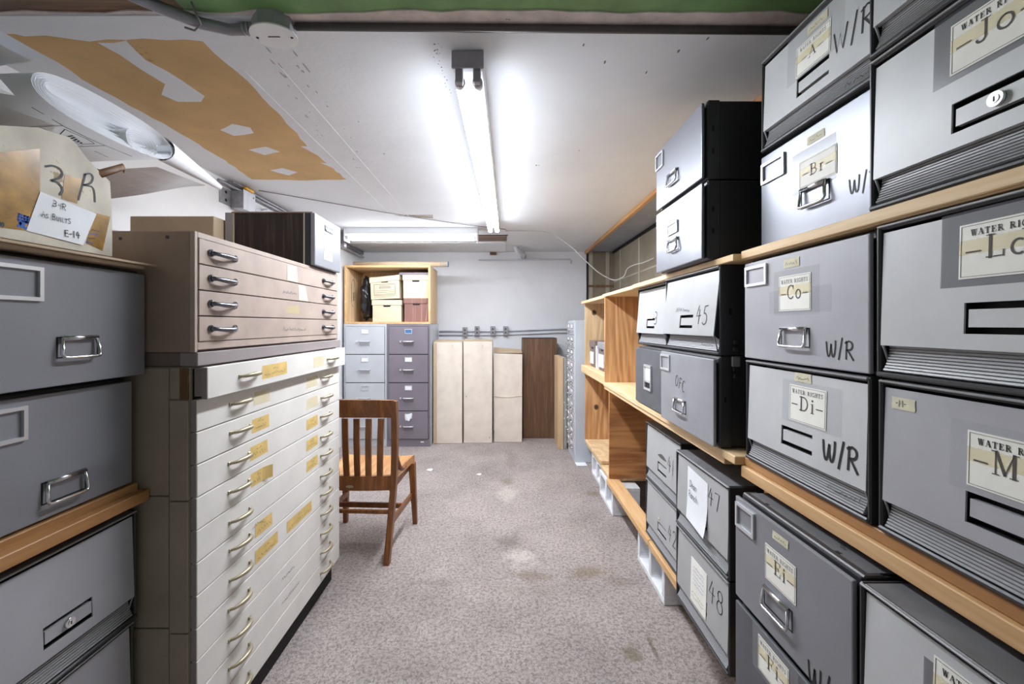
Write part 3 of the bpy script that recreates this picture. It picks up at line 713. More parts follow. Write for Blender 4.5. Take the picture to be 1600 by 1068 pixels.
xc = px(b, 1497, None, -.012)+.064; zc = 1.122-b['z0']; card(b, xc, zc, .128, .086, '-Ma-', 0, .034, True, 'WATER RIGHTS', [(xc-.09,xc+.09,zc-.052,zc+.056)])
xc, zc = px(b, 1411, 631, .004); sticker(b, xc-.024, xc+.024, zc-.011, zc+.011, '-M-')
# ---- bottom rows, right
b = fbox(R, .760, 1.815, 2.263, .527, .822, 'pale grey file box with 41 in marker, above the box marked 42', front=M['steel_pale'])
mb = MB(); mb.use(M['ink_soft']); f = b['fn']; mb.face([f(-.055+.11*i/10, .165 - .004*math.sin(PI*i/10), .0006) for i in range(11)] + [f(.055-.11*i/10, .165+.014*math.sin(PI*i/10)+.003, .0006) for i in range(11)]); mb.build('sticker_scar', None, b['t'], recalc=False)
scribe(b, '41', 1042, 735, 24, w=.0036, rot=-.02)
b = fbox(R, .760, 1.815, 2.263, .235, .524, 'pale grey file box with 42 in marker, under the box marked 41 on a plank', front=M['steel_pale'])
sticker(b, -.05, -.03, .135, .160, None); scribe(b, '42', 1043, 842, 24, w=.0036)
b = fbox(R, .710, 1.335, 1.747, .524, .822, 'light grey file box marked 47 with a white note reading Dean Ranch', front=M['steel_pale'])
f = b['fn']; xa, xb = px(b, 1073), px(b, 1104)
mb = MB(); mb.use(M['paper'])       # a note taped by its top edge, its foot curling off the steel
n = 10; za, zb_ = .265, .070
for i in range(n):
    r0, r1 = i/n, (i+1)/n
    L = lambda r, s: f(xa + (xb-xa)*s + .006*r, za-.012*s + (zb_-za)*r + .006*s*r, .0012 + .026*max(0, r-.35)**2*(.4+.9*s))
    for j in range(4):
        mb.face([L(r0, j/4), L(r1, j/4), L(r1, (j+1)/4), L(r0, (j+1)/4)])
note = mb.build('paper_note', None, b['t'], smooth=True)
mb = MB(); mb.use(M['ink']); text(mb, 'Dean', xa+.026, .195, .024, f, .0042, .0022, 'hand', -.04); text(mb, 'Ranch', xa+.024, .158, .024, f, .0062, .0022, 'hand', -.04); mb.build('handwriting', None, note, recalc=False)
scribe(b, '47', 1105, 786, 26, w=.0036)
b = fbox(R, .710, 1.335, 1.747, .224, .521, 'light grey file box marked 48 with a yellowed handwritten note', front=M['steel_pale'])
f = b['fn']; xa, xb = px(b, 1079), px(b, 1103)
mb = MB(); mb.use(M['card']).plate(xa, xb, .075, .235, f, .0008, .0016); nt = mb.build('paper_note', None, b['t'])
mb = MB(); mb.use(M['ink_blue'])
for i, zz in enumerate((.205, .190, .175, .160, .145)): scrawl(mb, xa+.02, xb-.02, zz, .008, f, .0022, .0012)
mb.use(M['ink_brown'])
for zz in (.110, .096): scrawl(mb, xa+.012, xb-.02, zz, .009, f, .0022, .0013)
mb.build('handwriting', None, nt, recalc=False)
scribe(b, '48', 1106, 935, 33, w=.0036)
b = fbox(P, .664, .806, 1.218, .560, .855, 'dark grey file box with Ei label, low beside the box marked 48', front=M['steel_dark'])
holder(b, -.196, -.110, .205, .272); x = px(b, 1215); pull(b, x, .088, .11, .046)
xc, zc = px(b, 1219, 894); card(b, xc, zc, .112, .088, '-Ei-', 0, .034, True, 'WATER RIGHTS'); xc, zc = px(b, 1219.5, 843); sticker(b, xc-.030, xc+.030, zc-.009, zc+.011)
scribe(b, 'w/R', 1263, 1062, 36, w=.0045)
b = fbox(P, .664, .806, 1.218, .2655, .558, 'charcoal file box with taped Fi label, under the Ei box at the bottom edge', front=M['steel_worn'])
xc, zc = px(b, 1208, 1044); card(b, xc, zc, .118, .088, '-Fi-', 0, .034, True, 'WATER RIGHTS', [(xc-.085,xc+.09,zc-.055,zc+.06)], 'clear_tape'); pull(b, .0, .088)
b = fbox(R, .664, .375, .797, .560, .855, 'light grey file box right of the Ei box, its WATER RIGHTS card cut off')
xc = px(b, 1455, None)+.064; zc = 1.33-518/((1455-U0)/.66)-b['z0']-.044; card(b, xc, zc, .128, .088, '', 0, .032, True, 'WATER RIGHTS', [(xc-.08,xc+.09,zc-.055,zc+.03)], 'dark_tape')
b = fbox(R, .664, .375, .797, .2655, .558, 'light grey file box on the base plank, right of the Fi box')
# ---- left stack
GL = 'grey file boxes in the left stack'
b = fbox(P, -.985, .802, 1.180, 1.190, 1.478, 'charcoal grey file box topmost in the left stack, under the flattened cardboard', 'L', front=M['steel_left'], group=GL)
holder(b, -.180, px(b,65), .190, .262, .008); pull(b, 0, .088, .100, .044)
b = fbox(P, -1.01, .802, 1.168, .897, 1.187, 'dark grey file box resting on the amber plank in the left stack', 'L', front=M['steel_left'], group=GL)
holder(b, -.175, px(b,40), .190, .262, .008); pull(b, 0, .060, .104, .046)
b = fbox(R, -1.00, .802, 1.172, .530, .826, 'light grey file box with keyed lock, just below the left amber plank', 'L', front=M['steel_mid'], group=GL)
lock(b, 0, .066+.0465)
b = fbox(R, -1.005, .802, 1.168, .229, .526, 'light grey file box at the bottom of the left stack, below the locked one', 'L', front=M['steel_mid'], group=GL)

# ================================================================== SHELVING (right): planks, boards, blocks
def board(name, label, cat, x0, x1, y0, y1, z0, z1, mat, bev=.002, group=None):
    mb = MB(); mb.use(M[mat]).box(x0, x1, y0, y1, z0, z1, bev); o = mb.build(name); return tag(o, label, cat, group)
def shelf(label, parts, mat, loc):
    t = thing('wooden_shelf', label, 'shelf', loc)
    for nm, b, m in parts:
        mb = MB(); mb.use(M[m]).box(b[0]-loc[0], b[1]-loc[0], b[2]-loc[1], b[3]-loc[1], b[4]-loc[2], b[5]-loc[2], .002)
        mb.build(nm, None, t)
    return t
# near bay (Y .28 - 1.29)
shelf('top plank of pale wood under the A, Br and Jo boxes', [('plank', (.730,1.36,.28,1.292,1.5245,1.5525), 'plank_pale'), ('lip', (.722,.7295,.28,1.292,1.527,1.5515), 'plank_pale')], None, (.73,.28,1.5245))
shelf('amber plank with a lower rail under the Di and Ma boxes', [('plank', (.733,1.36,.28,1.292,.906,.9305), 'plank_left'), ('rail', (.722,.765,.28,1.292,.872,.9055), 'plank'), ('rail', (1.25,1.29,.28,1.292,.872,.9055), 'plank')], None, (.73,.28,.872))
shelf('base plank under the Ei and Fi boxes', [('plank', (.672,1.30,.28,1.235,.226,.2645), 'plank')], None, (.70,.28,.226))
t = thing('shelf_upright', 'narrow paired wooden posts under the end of the amber plank, behind the 47 box', 'post', (.80,1.275,0))
for x in (0, .035): 
    mb = MB(); mb.use(M['plank']).box(x-.012, x+.014, -.012, .012, 0, .871, .002); mb.build('post', None, t)
board('shelf_upright', 'rear wooden post carrying the near shelf planks against the wall', 'post', 1.362, 1.398, .30, 1.28, 0, 1.5525, 'ply')
# middle bay (Y 1.295 - 3.04)
shelf('long pale top plank under the two shiny boxes', [('plank', (.700,1.36,1.2945,2.30,1.524,1.5448), 'plank_pale'), ('plank', (.712,1.36,2.302,3.04,1.524,1.5448), 'plank_pale')], None, (.70,1.2945,1.524))
shelf('middle plank with doubled pale lip under the OFC box', [('plank', (.705,1.36,1.2945,2.985,.905,.9305), 'plank_pale'), ('rail', (.712,.75,1.37,2.985,.882,.9045), 'plank_pale'), ('rail', (1.25,1.29,1.37,2.985,.882,.9045), 'plank_pale')], None, (.705,1.2945,.882))
shelf('low plank carrying the boxes marked 42 and 48', [('plank', (.772,1.30,1.30,2.17,.196,.2225), 'plank')], None, (.76,1.30,.196))
board('wooden_stud', 'narrow board under the front edge of the box marked 42', 'board', .742, .7715, 1.76, 2.17, .196, .234, 'plank', .003)
board('wooden_stud', 'bare orange board laid flat across two white blocks beside the aisle', 'board', .742, .832, 2.175, 3.05, .1965, .2345, 'plank', .004)
mb = MB(); mb.use(M['ply']).box(.712, 1.36, 2.962, 2.980, .9310, 1.5235, .001); tag(mb.build('plywood_divider'), 'upright plywood divider with swirling grain beside the box marked 3', 'divider')
mb = MB(); mb.use(M['ply_red']).box(.760, 1.30, 3.035, 3.053, .432, .9240, .001).box(.760, 1.30, 3.034, 3.053, .2355, .430, .001); tag(mb.build('plywood_divider'), 'reddish plywood divider with a horizontal joint, below the middle plank', 'divider')
# far bay (Y 3.06 - 4.04)
shelf('short top plank of the farthest shelf bay', [('plank', (.745,1.36,3.056,4.04,1.525,1.549), 'plank_pale')], None, (.745,3.056,1.525))
shelf('short plank with thick pale lip under the two dark lidded boxes', [('plank', (.768,1.36,3.056,4.04,.925,.952), 'plank_pale'), ('lip', (.745,.7675,3.056,4.04,.888,.952), 'plank_pale')], None, (.745,3.056,.888))
shelf('low plank of the farthest bay, resting on white blocks', [('plank', (.775,1.30,3.36,4.03,.232,.258), 'ply_pale'), ('plank', (.772,1.30,3.075,3.355,.205,.231), 'ply_pale'), ('rail', (.79,.82,3.37,4.02,.1965,.2315), 'plank_pale')], None, (.77,3.056,.197))
for z0, z1, lab, m in ((.953, 1.5245, 'pale plywood end panel with a knot, behind the dark lidded boxes', 'ply_pale'), (.2585, .887, 'reddish plywood end panel with a dark knot, below the dark lidded boxes', 'ply_red')):
    t = thing('plywood_end_panel', lab, 'panel', (.775, 4.0, z0))
    mb = MB(); mb.use(M['ply'] if m == 'ply_red' else M[m]).box(0, .585, 0, .018, 0, z1-z0, .001); pan = mb.build('panel', None, t)
    kx, kz = (.085, .49) if m == 'ply_pale' else (.105, .30)
    mb = MB(); mb.use(M['chest_raw']); mb.face([(kx+.022*math.cos(a), -.0008, kz+.026*math.sin(a)) for a in [2*PI*i/16 for i in range(16)]])
    mb.use(M['black_steel']); mb.face([(kx+.010*math.cos(a), -.0014, kz+.013*math.sin(a)) for a in [2*PI*i/14 for i in range(14)]]); mb.build('knot', None, pan, recalc=False)
# cinder blocks
def block(label, x, y0):
    t = thing('cinder_block', label, 'block', (x, y0, 0), 0, 'white cinder blocks under the low shelf')
    L, D, H, w = .397, .194, .1945, .032
    mb = MB(); mb.use(M['block'])
    # lies on its side: its two hollows run across and open onto the aisle
    mb.box(0, D, 0, L, 0, w, .004).box(0, D, 0, L, H-w, H, .004)
    for y in (0, (L-w)/2, L-w): mb.box(.001, D-.001, y, y+w, w-.003, H-w+.003, .003)
    mb.build('shell', None, t)
    mb = MB(); mb.use(M['block'])
    for y in (w, (L+w)/2):
        for (cy, cz, sy, sz) in ((y, w, 1, 1), (y+(L-3*w)/2, w, -1, 1), (y, H-w, 1, -1), (y+(L-3*w)/2, H-w, -1, -1)):
            f = .022; pr = [(cy, cz), (cy+sy*f, cz)] + [(cy+sy*f*(1-math.sin(a)), cz+sz*f*(1-math.cos(a))) for a in (.5, 1.05)] + [(cy, cz+sz*f)]
            mb.prism(pr, .003, D-.003, 'x')
    mb.build('web_fillet', None, t)
    return t
block('white cinder block under the board end by the box marked 42', .765, 2.02)
block('white cinder block with bare top behind the orange board', .765, 2.968)
block('white cinder block farthest away, under the last low plank', .80, 3.43)
block('white cinder block under the base plank below the Fi box', .76, .70)
board('timber_offcut', 'short timber packing on the block below the base plank of the Fi box', 'timber', .765, .95, .72, 1.08, .1955, .225, 'plank')
block('white cinder block hidden behind the box marked 48', .98, 1.52)
# paper on the floor, scraps
mb = MB(); mb.use(M['paper']); mb.box(.70, .80, 4.02, 4.30, .001, .003); tag(mb.build('paper_sheet'), 'white sheet of paper on the carpet beside the bluish card cabinet', 'paper')
for k, (u, v, w, d, lab) in enumerate(((671,734,.028,.016,'larger white paper scrap on the carpet beside the chair'), (748,741,.022,.012,'small white paper scrap in the middle of the aisle carpet'))):
    x, y = onz(u, v, 0); mb = MB(); mb.use(M['paper']); mb.face([(x+w*math.cos(a)*(1+.2*math.sin(3*a)), y+d*1.8*math.sin(a), .003+.003*math.sin(2*a)) for a in [2*PI*i/10 for i in range(10)]])
    tag(mb.build('paper_scrap', None, None, recalc=False), lab, 'paper scrap')
# dark lidded storage boxes in the far bay
def tote(label, x, y0, y1, z0, h, front):
    t = thing('storage_box', label, 'storage box', (x, (y0+y1)/2, z0), -PI/2, 'dark lidded boxes in the farthest bay')
    hw = (y1-y0)/2
    mb = MB(); mb.use(M['mauve_side']).hexa([(-hw+.01,.012,0),(hw-.01,.012,0),(hw-.01,.37,0),(-hw+.01,.37,0),(-hw+.004,.006,h-.01),(hw-.004,.006,h-.01),(hw-.004,.376,h-.01),(-hw+.004,.376,h-.01)], .003); mb.build('body', None, t)
    mb = MB(); mb.use(M['mauve_side'] if front else M['grey_cap']).box(-hw, hw, 0, .38, h-.058, h, .006, 2); lid = mb.build('lid', None, t)
    mb = MB(); mb.use(M['black']).prism([(-.03,h-.072),(.03,h-.072),(.022,h-.058),(-.022,h-.058)], .004, .0085, 'y'); mb.build('finger_hole', None, t)
    mb = MB(); mb.use(M['paper']).box(-hw+.04, hw-.075, .001, .008, .03, h-.10); lab_ = mb.build('label', None, t)
    mb = MB(); mb.use(M['ink_soft']); fn = lambda a, b, o: (a, .0006-o, b)
    for i in range(5): scrawl(mb, -hw+.05, hw-.085, h-.12-.022*i, .010, fn, 0, .0015)
    mb.build('lettering', None, lab_, recalc=False)
tote('dark lidded storage box with long white label, left of two in the farthest bay', .80, 3.70, 3.94, .9525, .235, True)
tote('grey lidded storage box half hidden behind the plywood divider', .80, 3.32, 3.60, .9525, .235, False)
mb = MB(); mb.use(M['paper']).box(.80, 1.10, 3.635, 3.660, .9525, 1.15, .002); tag(mb.build('ring_binder'), 'white binder standing between the two dark storage boxes', 'binder')

# ================================================================== FLAT FILES (left)
XF, YA, YZ = -.855, 1.193, 2.240
t = thing('plan_chest', 'tall white plan chest of twelve shallow drawers with cream pulls', 'plan chest', (-.873, YA, 0))
ox, oy = -.873, YA; L = YZ-YA
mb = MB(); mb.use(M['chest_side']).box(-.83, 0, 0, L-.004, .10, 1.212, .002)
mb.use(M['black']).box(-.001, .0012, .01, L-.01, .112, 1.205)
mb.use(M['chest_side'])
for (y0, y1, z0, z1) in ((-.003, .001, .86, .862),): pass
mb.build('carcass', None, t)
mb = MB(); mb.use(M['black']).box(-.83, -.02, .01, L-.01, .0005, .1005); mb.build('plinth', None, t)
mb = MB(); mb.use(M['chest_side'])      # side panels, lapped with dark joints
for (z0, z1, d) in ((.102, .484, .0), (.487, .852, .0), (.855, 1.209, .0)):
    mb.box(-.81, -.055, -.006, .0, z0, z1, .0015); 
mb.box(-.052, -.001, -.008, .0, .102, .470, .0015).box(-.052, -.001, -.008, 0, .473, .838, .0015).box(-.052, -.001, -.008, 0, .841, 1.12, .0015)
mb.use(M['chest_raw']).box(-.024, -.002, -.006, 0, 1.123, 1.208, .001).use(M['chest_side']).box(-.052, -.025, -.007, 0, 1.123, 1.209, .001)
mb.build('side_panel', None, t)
def bow(mb, y, z, w, x0, out=.026, r=.0052):
    pth = []
    for i in range(13):
        f = i/12; s = math.sin(PI*f)
        pth.append((x0 + out*(s**.55 if s > 0 else 0), y-w/2+w*f, z + .004*s))
    mb.tube(pth, [r*(.8+.7*math.sin(PI*i/12)) for i in range(13)], 8)
    for yy in (y-w/2, y+w/2): mb.box(x0-.001, x0+.004, yy-.006, yy+.006, z-.006, z+.006, .001)
near_tape = {0: (.075,.245,'w'), 2: (.065,.175,'w'), 3: (.055,.165,'w'), 4: (.060,.170,'c'), 6: (.085,.195,'w'), 7: (.085,.235,'w')}
far_tape = {0: 'f', 1: 'f', 2: 'f', 3: 'w', 4: 'w', 5: 'w', 7: 'x'}
pit = .0917
for i in range(12):
    z1 = 1.2105 - pit*i; z0 = z1 - pit + .0022
    ext = .030 if i == 0 else 0.0
    dr = None
    mb = MB(); mb.use(M['white_chest']).box(.002+ext, .018+ext, .001+random.uniform(0,.002), L-.002, z0+random.uniform(0,.0012), z1, .002, 2)
    if ext: mb.use(M['mauve']).box(.002, .004+ext, .014, L-.014, z0+.006, z1-.004)
    mb.use(M['mauve']).box(.0021+ext, .0172+ext, .0002, .0011, z0+.001, z1-.001)
    dr = mb.build('drawer', None, t)
    for yc in (.197, .868):
        mb = MB(); mb.use(M['cream_pull']); bow(mb, yc+random.uniform(-.004,.004), (z0+z1)/2 + .004 + random.uniform(-.003,.003), .105, .018+ext); mb.build('handle', None, dr)
    fn = lambda y, z, o, e=ext: (.0182+e+o, y, z)
    zc = (z0+z1)/2
    def tape(y0, y1, kind):
        mb = MB(); mb.use(M['yellow_tape'] if kind == 'f' else M['masking_y'])
        h = .046; a = random.uniform(-.02,.02)
        if kind == 'c':      # loose end lifting off
            for k in range(8):
                f0, f1 = k/8, (k+1)/8; c0, c1 = .02*max(0,f0-.6)**1.5*3, .02*max(0,f1-.6)**1.5*3
                mb.face([fn(y0+(y1-y0)*f0, zc-h/2, .0006+c0), fn(y0+(y1-y0)*f1, zc-h/2, .0006+c1), fn(y0+(y1-y0)*f1, zc+h/2, .0006+c1), fn(y0+(y1-y0)*f0, zc+h/2, .0006+c0)])
        else: mb.face([fn(y0, zc-h/2, .0006), fn(y1, zc-h/2+a*.1, .0006), fn(y1-.003, zc+h/2+a*.1, .0006), fn(y0+.002, zc+h/2, .0006)])
        if kind != 'f':
            mb.use(M['ink_soft']); ym = (y0+y1)/2; e = .010 if kind == 'c' else 0
            scrawl(mb, ym-.018, ym+.014-e, zc+.007, .011, fn, .0014, .0014); scrawl(mb, y0+.014, y1-.016-e*4, zc-.014, .016, fn, .0014, .0015)
        mb.build('label_tape', None, dr, recalc=False)
    if 'masking_y' not in M: M['masking_y'] = paint('yellowed_label_tape', (222,190,118), .7, 0, .06, 25)
    if i in near_tape: y0, y1, k = near_tape[i]; tape(.197+y0, .197+y1, k)
    if i == 1: tape(.275, .375, 'f')
    if i in far_tape:
        k = far_tape[i]; tape(.868-.20 if k != 'x' else .50, .868-.085 if k != 'x' else .72, 'w' if k == 'x' else k)
    if i in (6, 9, 10):
        mb = MB(); mb.use(M['ink_soft'])
        if i == 6: scrawl(mb, .265, .335, zc+.015, .014, fn, .0008, .0016)
        else: scrawl(mb, .46, .60 if i == 10 else .56, zc-.004, .012, fn, .0008, .0022)
        mb.build('pencil_note', None, dr, recalc=False)
# mauve slab on top
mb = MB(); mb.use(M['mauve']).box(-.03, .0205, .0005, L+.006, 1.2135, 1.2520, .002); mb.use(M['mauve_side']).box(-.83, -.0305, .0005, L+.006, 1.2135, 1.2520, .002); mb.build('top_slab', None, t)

t = thing('flat_file', 'pinkish tan four-drawer flat file standing on the white plan chest', 'flat file', (-.855, 1.186, 1.253))
mb = MB(); L2 = 1.03; H2 = .338
mb.use(M['tan_side']).box(-.78, -.012, 0, L2, .0, H2, .003)
mb.use(M['tan_front']).box(-.014, 0, 0, .012, 0, H2, .001).box(-.014, 0, L2-.012, L2, 0, H2, .001).box(-.014, 0, .012, L2-.012, H2-.016, H2, .001).box(-.014, 0, .012, L2-.012, .006, .028, .001)
mb.use(M['black']).box(-.012, -.008, .012, L2-.012, .004, H2-.016)
for k in range(5): mb.use(M['black_steel']).box(-.60+.13*k, -.592+.13*k, -.0012, .0002, H2-.022-.004*(k%2), H2-.014-.004*(k%2))
mb.build('carcass', None, t)
for i in range(4):
    z1 = H2-.0165 - .0735*i; z0 = z1-.0715
    mb = MB(); mb.use(M['tan_front']).box(-.009, .003, .0135, L2-.0135, z0, z1-.001, .0015)
    if i: mb.use(M['tan_front'])
    dr = mb.build('drawer', None, t)
    for yc in (.115, .895):
        mb = MB(); mb.use(M['dark_pull']); pth = []; w = .112; zc = (z0+z1)/2
        for k in range(13):
            f = k/12; s = math.sin(PI*f); pth.append((.004+.024*(s**.5 if s > 0 else 0), yc-w/2+w*f, zc - .004*s))
        mb.tube(pth, [.0045+.0045*abs(math.cos(PI*k/12)) if k in (0,12) else .0048+.003*math.sin(PI*k/12) for k in range(13)], 8, flat=.8)
        for yy in (yc-w/2, yc+w/2): mb.tube([(.002, yy, zc), (.008, yy, zc)], .011, 10)
        mb.build('handle', None, dr)
    fn = lambda y, z, o: (.0034+o, y, z)
    zc = (z0+z1)/2
    if i in (0, 1):
        mb = MB(); mb.use(M['masking']); y0 = .505 if i == 0 else .60
        mb.face([fn(y0, z0+.004, .0004), fn(y0+.085, z0+.002, .0004), fn(y0+(.075 if i == 0 else .055), z1-.004, .0004), fn(y0-.004, z1-.006, .0004)]); mb.build('torn_tape', None, dr, recalc=False)
    if i in (1, 3):
        mb = MB(); mb.use(M['ink_pencil']); scrawl(mb, .47 if i == 1 else .47, .58 if i == 1 else .67, zc-.012, .016, fn, .0006, .003); mb.build('faded_label', None, dr, recalc=False)
    if i == 2:
        mb = MB(); mb.use(M['yellow_tape']); mb.face([fn(.50, zc-.016, .0004), fn(.61, zc-.018, .0004), fn(.60, zc+.018, .0004), fn(.50, zc+.012, .0004)]); mb.build('torn_tape', None, dr, recalc=False)

# on top of the flat file
ZT = 1.253+.338
t = thing('carton', 'plain brown carton at the back on top of the tan flat file', 'carton', (-1.420, 1.985, ZT+.0008))
mb = MB(); mb.use(M['carton']).box(-.182, .180, -.15, .15, 0, .205, .003); mb.build('body', None, t)
mb = MB(); mb.use(M['carton_cream']).box(-.182, .180, -.02, .02, .2052, .2058); mb.build('tape', None, t)
t = thing('file_box', 'dark woodgrain file box with grey steel drawer front, on the tan flat file', 'file box', (-.832, 2.045, ZT+.0008), PI/2)
w, h = .30, .24
mb = MB(); mb.use(M['walnut']).box(-w/2+.003, w/2-.003, .052, .36, .002, h-.006, .001)
mb.use(M['carton_cream']).box(-w/2+.001, w/2-.001, .046, .052, 0, h-.002).box(-w/2+.001, w/2-.001, .36, .366, 0, h-.002)
mb.use(M['grey_cap']).box(-w/2+.002, w/2-.002, .366, .40, 0, h-.004)
mb.use(M['black_steel']).box(-w/2+.001, w/2-.001, .022, .046, 0, h-.002)
mb.use(M['tan_side']).box(-w/2, w/2, .012, .372, h-.006, h, .001)
mb.build('body', None, t)
mb = MB(); mb.use(M['steel_left']).box(-w/2, w/2, 0, .021, .004, h-.004, .004, 2); mb.build('drawer_front', None, t)
fn = lambda a, b, o: (a, -o, b)
mb = MB(); mb.use(M['black_steel']).plate(-.045, .045, .178, .205, fn, .0004, .003); mb.use(M['chrome']).plate(-.04, .04, .182, .190, fn, .003, .006); mb.build('handle', None, t)
for (z0, z1, x0, x1) in ((.085, .148, -.045, .03), (.045, .080, -.055, .038)):
    mb = MB(); mb.use(M['tag_white']).plate(x0, x1, z0, z1, fn, .0004, .0012); mb.use(M['ink_pencil'])
    for k in range(3): scrawl(mb, x0+.012, x1-.012, z1-.02-.016*k, .007, fn, .0016, .0012) if z1-.02-.016*k > z0 else None
    mb.build('label', None, t)

# ================================================================== LEFT STACK: planks, cardboard, carton, rolls
shelf('amber wooden plank between the second and third boxes of the left stack', [('plank', (-1.60,-1.005,.30,1.178,.8685,.8955), 'plank_left'), ('lip', (-1.004,-.978,.30,1.184,.846,.8755), 'plank_left'), ('rail', (-1.60,-1.02,.30,1.178,.838,.868), 'plank_left')], None, (-1.0,.30,.838))
shelf('low plank at floor level under the left stack of boxes', [('plank', (-1.60,-1.01,.30,1.178,.190,.228), 'plank_left')], None, (-1.0,.30,.19))
for y in (.45, .95):
    board('timber_block', 'timber bearer under the left stack, %s' % ('nearer the camera' if y < .6 else 'nearer the plan chest'), 'timber', -1.55, -1.05, y, y+.09, .0005, .1895, 'plank_left')
t = thing('flattened_cardboard', 'flattened brown cardboard lying on the topmost box of the left stack', 'cardboard', (-1.25, .85, 1.4795))
for k, (x1, y1, z0, z1, dz) in enumerate(((.285, .300, .0005, .0075, .006), (.300, .325, .009, .0140, .004), (.255, .27, .0150, .0195, .004))):
    mb = MB(); mb.use(M['carton']); n = 10
    for i in range(n):
        f0, f1 = i/n, (i+1)/n; ya, yb = -.40+(y1+.40)*f0, -.40+(y1+.40)*f1
        wv = lambda f: dz*.35*(1+math.sin(5*f+k))
        mb.hexa([(-.30,ya,z0+wv(f0)*.3),(x1,ya,z0+wv(f0)*.3),(x1,yb,z0+wv(f1)*.3),(-.30,yb,z0+wv(f1)*.3),(-.30,ya,z1+wv(f0)*.3),(x1,ya,z1+wv(f0)*.3),(x1,yb,z1+wv(f1)*.3),(-.30,yb,z1+wv(f1)*.3)])
    mb.build('sheet', None, t)
# crushed carton "3 R"
t = thing('carton', 'battered whitish carton marked 3 R with a taped note, under the paper rolls', 'carton', (-1.0, .60, 1.5045))
mb = MB(); mb.use(M['carton_old'])
# front face follows the crushed far top corner
fr = [(-.12,0),(.494,0),(.494,.06),(.492,.13),(.488,.190),(.455,.208),(.425,.228),(.40,.250),(.385,.258),(.32,.250),(.25,.222),(.15,.215),(-.12,.215)]
mb.prism([(y, z) for y, z in fr], 0, -.50, 'x'); body = mb.build('body', None, t)
fn = lambda y, z, o: (o, y, z)
def q3(u, v): return (yat(u, -1.0)-.60, zat(u, v, -1.0)-1.5045)
mb = MB(); mb.use(M['brown_tape'] if 'brown_tape' in M else paint('brown_packing_tape', (164,124,58), .25, 0, .3, 16))
mb.face([fn(*q3(-30,240),.0006), fn(*q3(62,232),.0006), fn(*q3(62,318),.0006), fn(*q3(40,360),.0006), fn(*q3(-30,352),.0006)][::-1])
mb.face([fn(*q3(101,272),.0006), fn(*q3(128,280),.0006), fn(*q3(120,318),.0006), fn(*q3(96,310),.0006)])
mb.face([fn(*q3(146,332),.0006), fn(*q3(172,338),.0006), fn(*q3(160,392),.0006), fn(*q3(134,380),.0006)])
mb.build('packing_tape', None, t, recalc=False)
# loose flap of its own torn lid and a curled brown strip
mb = MB(); mb.use(M['chest_raw']); a = q3(128,257); c = q3(199,269)
mb.tube([(-.03, a[0], a[1]), (.0, (a[0]*.6+c[0]*.4), a[1]-.004), (.012, c[0]*.8+a[0]*.2, c[1]+.006), (-.01, c[0], c[1])], [.008,.010,.008,.003], 6, flat=.4); mb.build('curled_strip', None, t)
# big marker 3 R, note, prints
def uvline(mb, pts, w, o=.001): mb.ribbon(cat2([q3(*p) for p in pts]), w, fn, o)
mb = MB(); mb.use(M['ink'])
uvline(mb, [(70,260),(82,259),(93,264),(97,272),(92,278),(80,282),(88,284),(95,291),(97,298),(93,304)], .0045)
uvline(mb, [(133,272),(128,290),(122,312)], .0045)
uvline(mb, [(131,273),(140,271),(145,277),(141,286),(129,289)], .004); uvline(mb, [(131,289),(143,292),(147,300),(148,315)], .004)
mb.build('marker_writing', None, body, recalc=False)
mb = MB(); mb.use(M['paper']); mb.face([fn(*q3(62,299),.0016), fn(*q3(40,360),.0016), fn(*q3(128,383),.0030), fn(*q3(150,334),.0016)]); nt = mb.build('paper_note', None, t, recalc=False)
mb = MB(); mb.use(M['ink'])
def wr(s, u, v, hp, rot, w, wx=1.0): y, z = q3(u, v); text(mb, s, y, z, hp/680, fn, .0038, w, 'hand', rot, wx, .12)
wr('3-R', 79, 321, 9, -.10, .0016, 1.25); wr('As BUILTS', 62, 338, 8.5, -.03, .0015, 1.0); wr('E-14', 99, 369, 10, .06, .0021, 1.1)
mb.build('handwriting', None, nt, recalc=False)
mb = MB(); mb.use(M['ink_blue'])
def blk(u0, v0, u1, v1, m='ink_blue'): mb.use(M[m]); a, b = q3(u0, v0), q3(u1, v1); mb.face([fn(a[0],a[1],.001), fn(b[0],a[1],.001), fn(b[0],b[1],.001), fn(a[0],b[1],.001)])
y, z = q3(27, 343); text(mb, 'FERR', y, z, .013, fn, .001, .0032, 'hand', -.12, .62, .1)
mb.build('printed_mark', None, body, recalc=False); mb = MB(); mb.use(M['ink_blue']); y, z = q3(27, 353); text(mb, 'XC', y, z, .014, fn, .001, .0048, 'hand', -.12, 1.0, .1)
mb.build('printed_mark', None, body, recalc=False); mb = MB(); mb.use(M['ink']); y, z = q3(-4, 352); text(mb, '00', y, z, .008, fn, .001, .0022, 'hand', -.1)
mb.build('printed_mark', None, body, recalc=False); mb = MB()
for k, v in enumerate((360, 366, 372, 379)):
    mb.use(M['ink_blue'] if k in (1, 3) else M['ink']); y, z = q3(143-3*k, v); scrawl(mb, y, y+.020, z, .006, fn, .001, .0018)
mb.build('printed_mark', None, body, recalc=False)

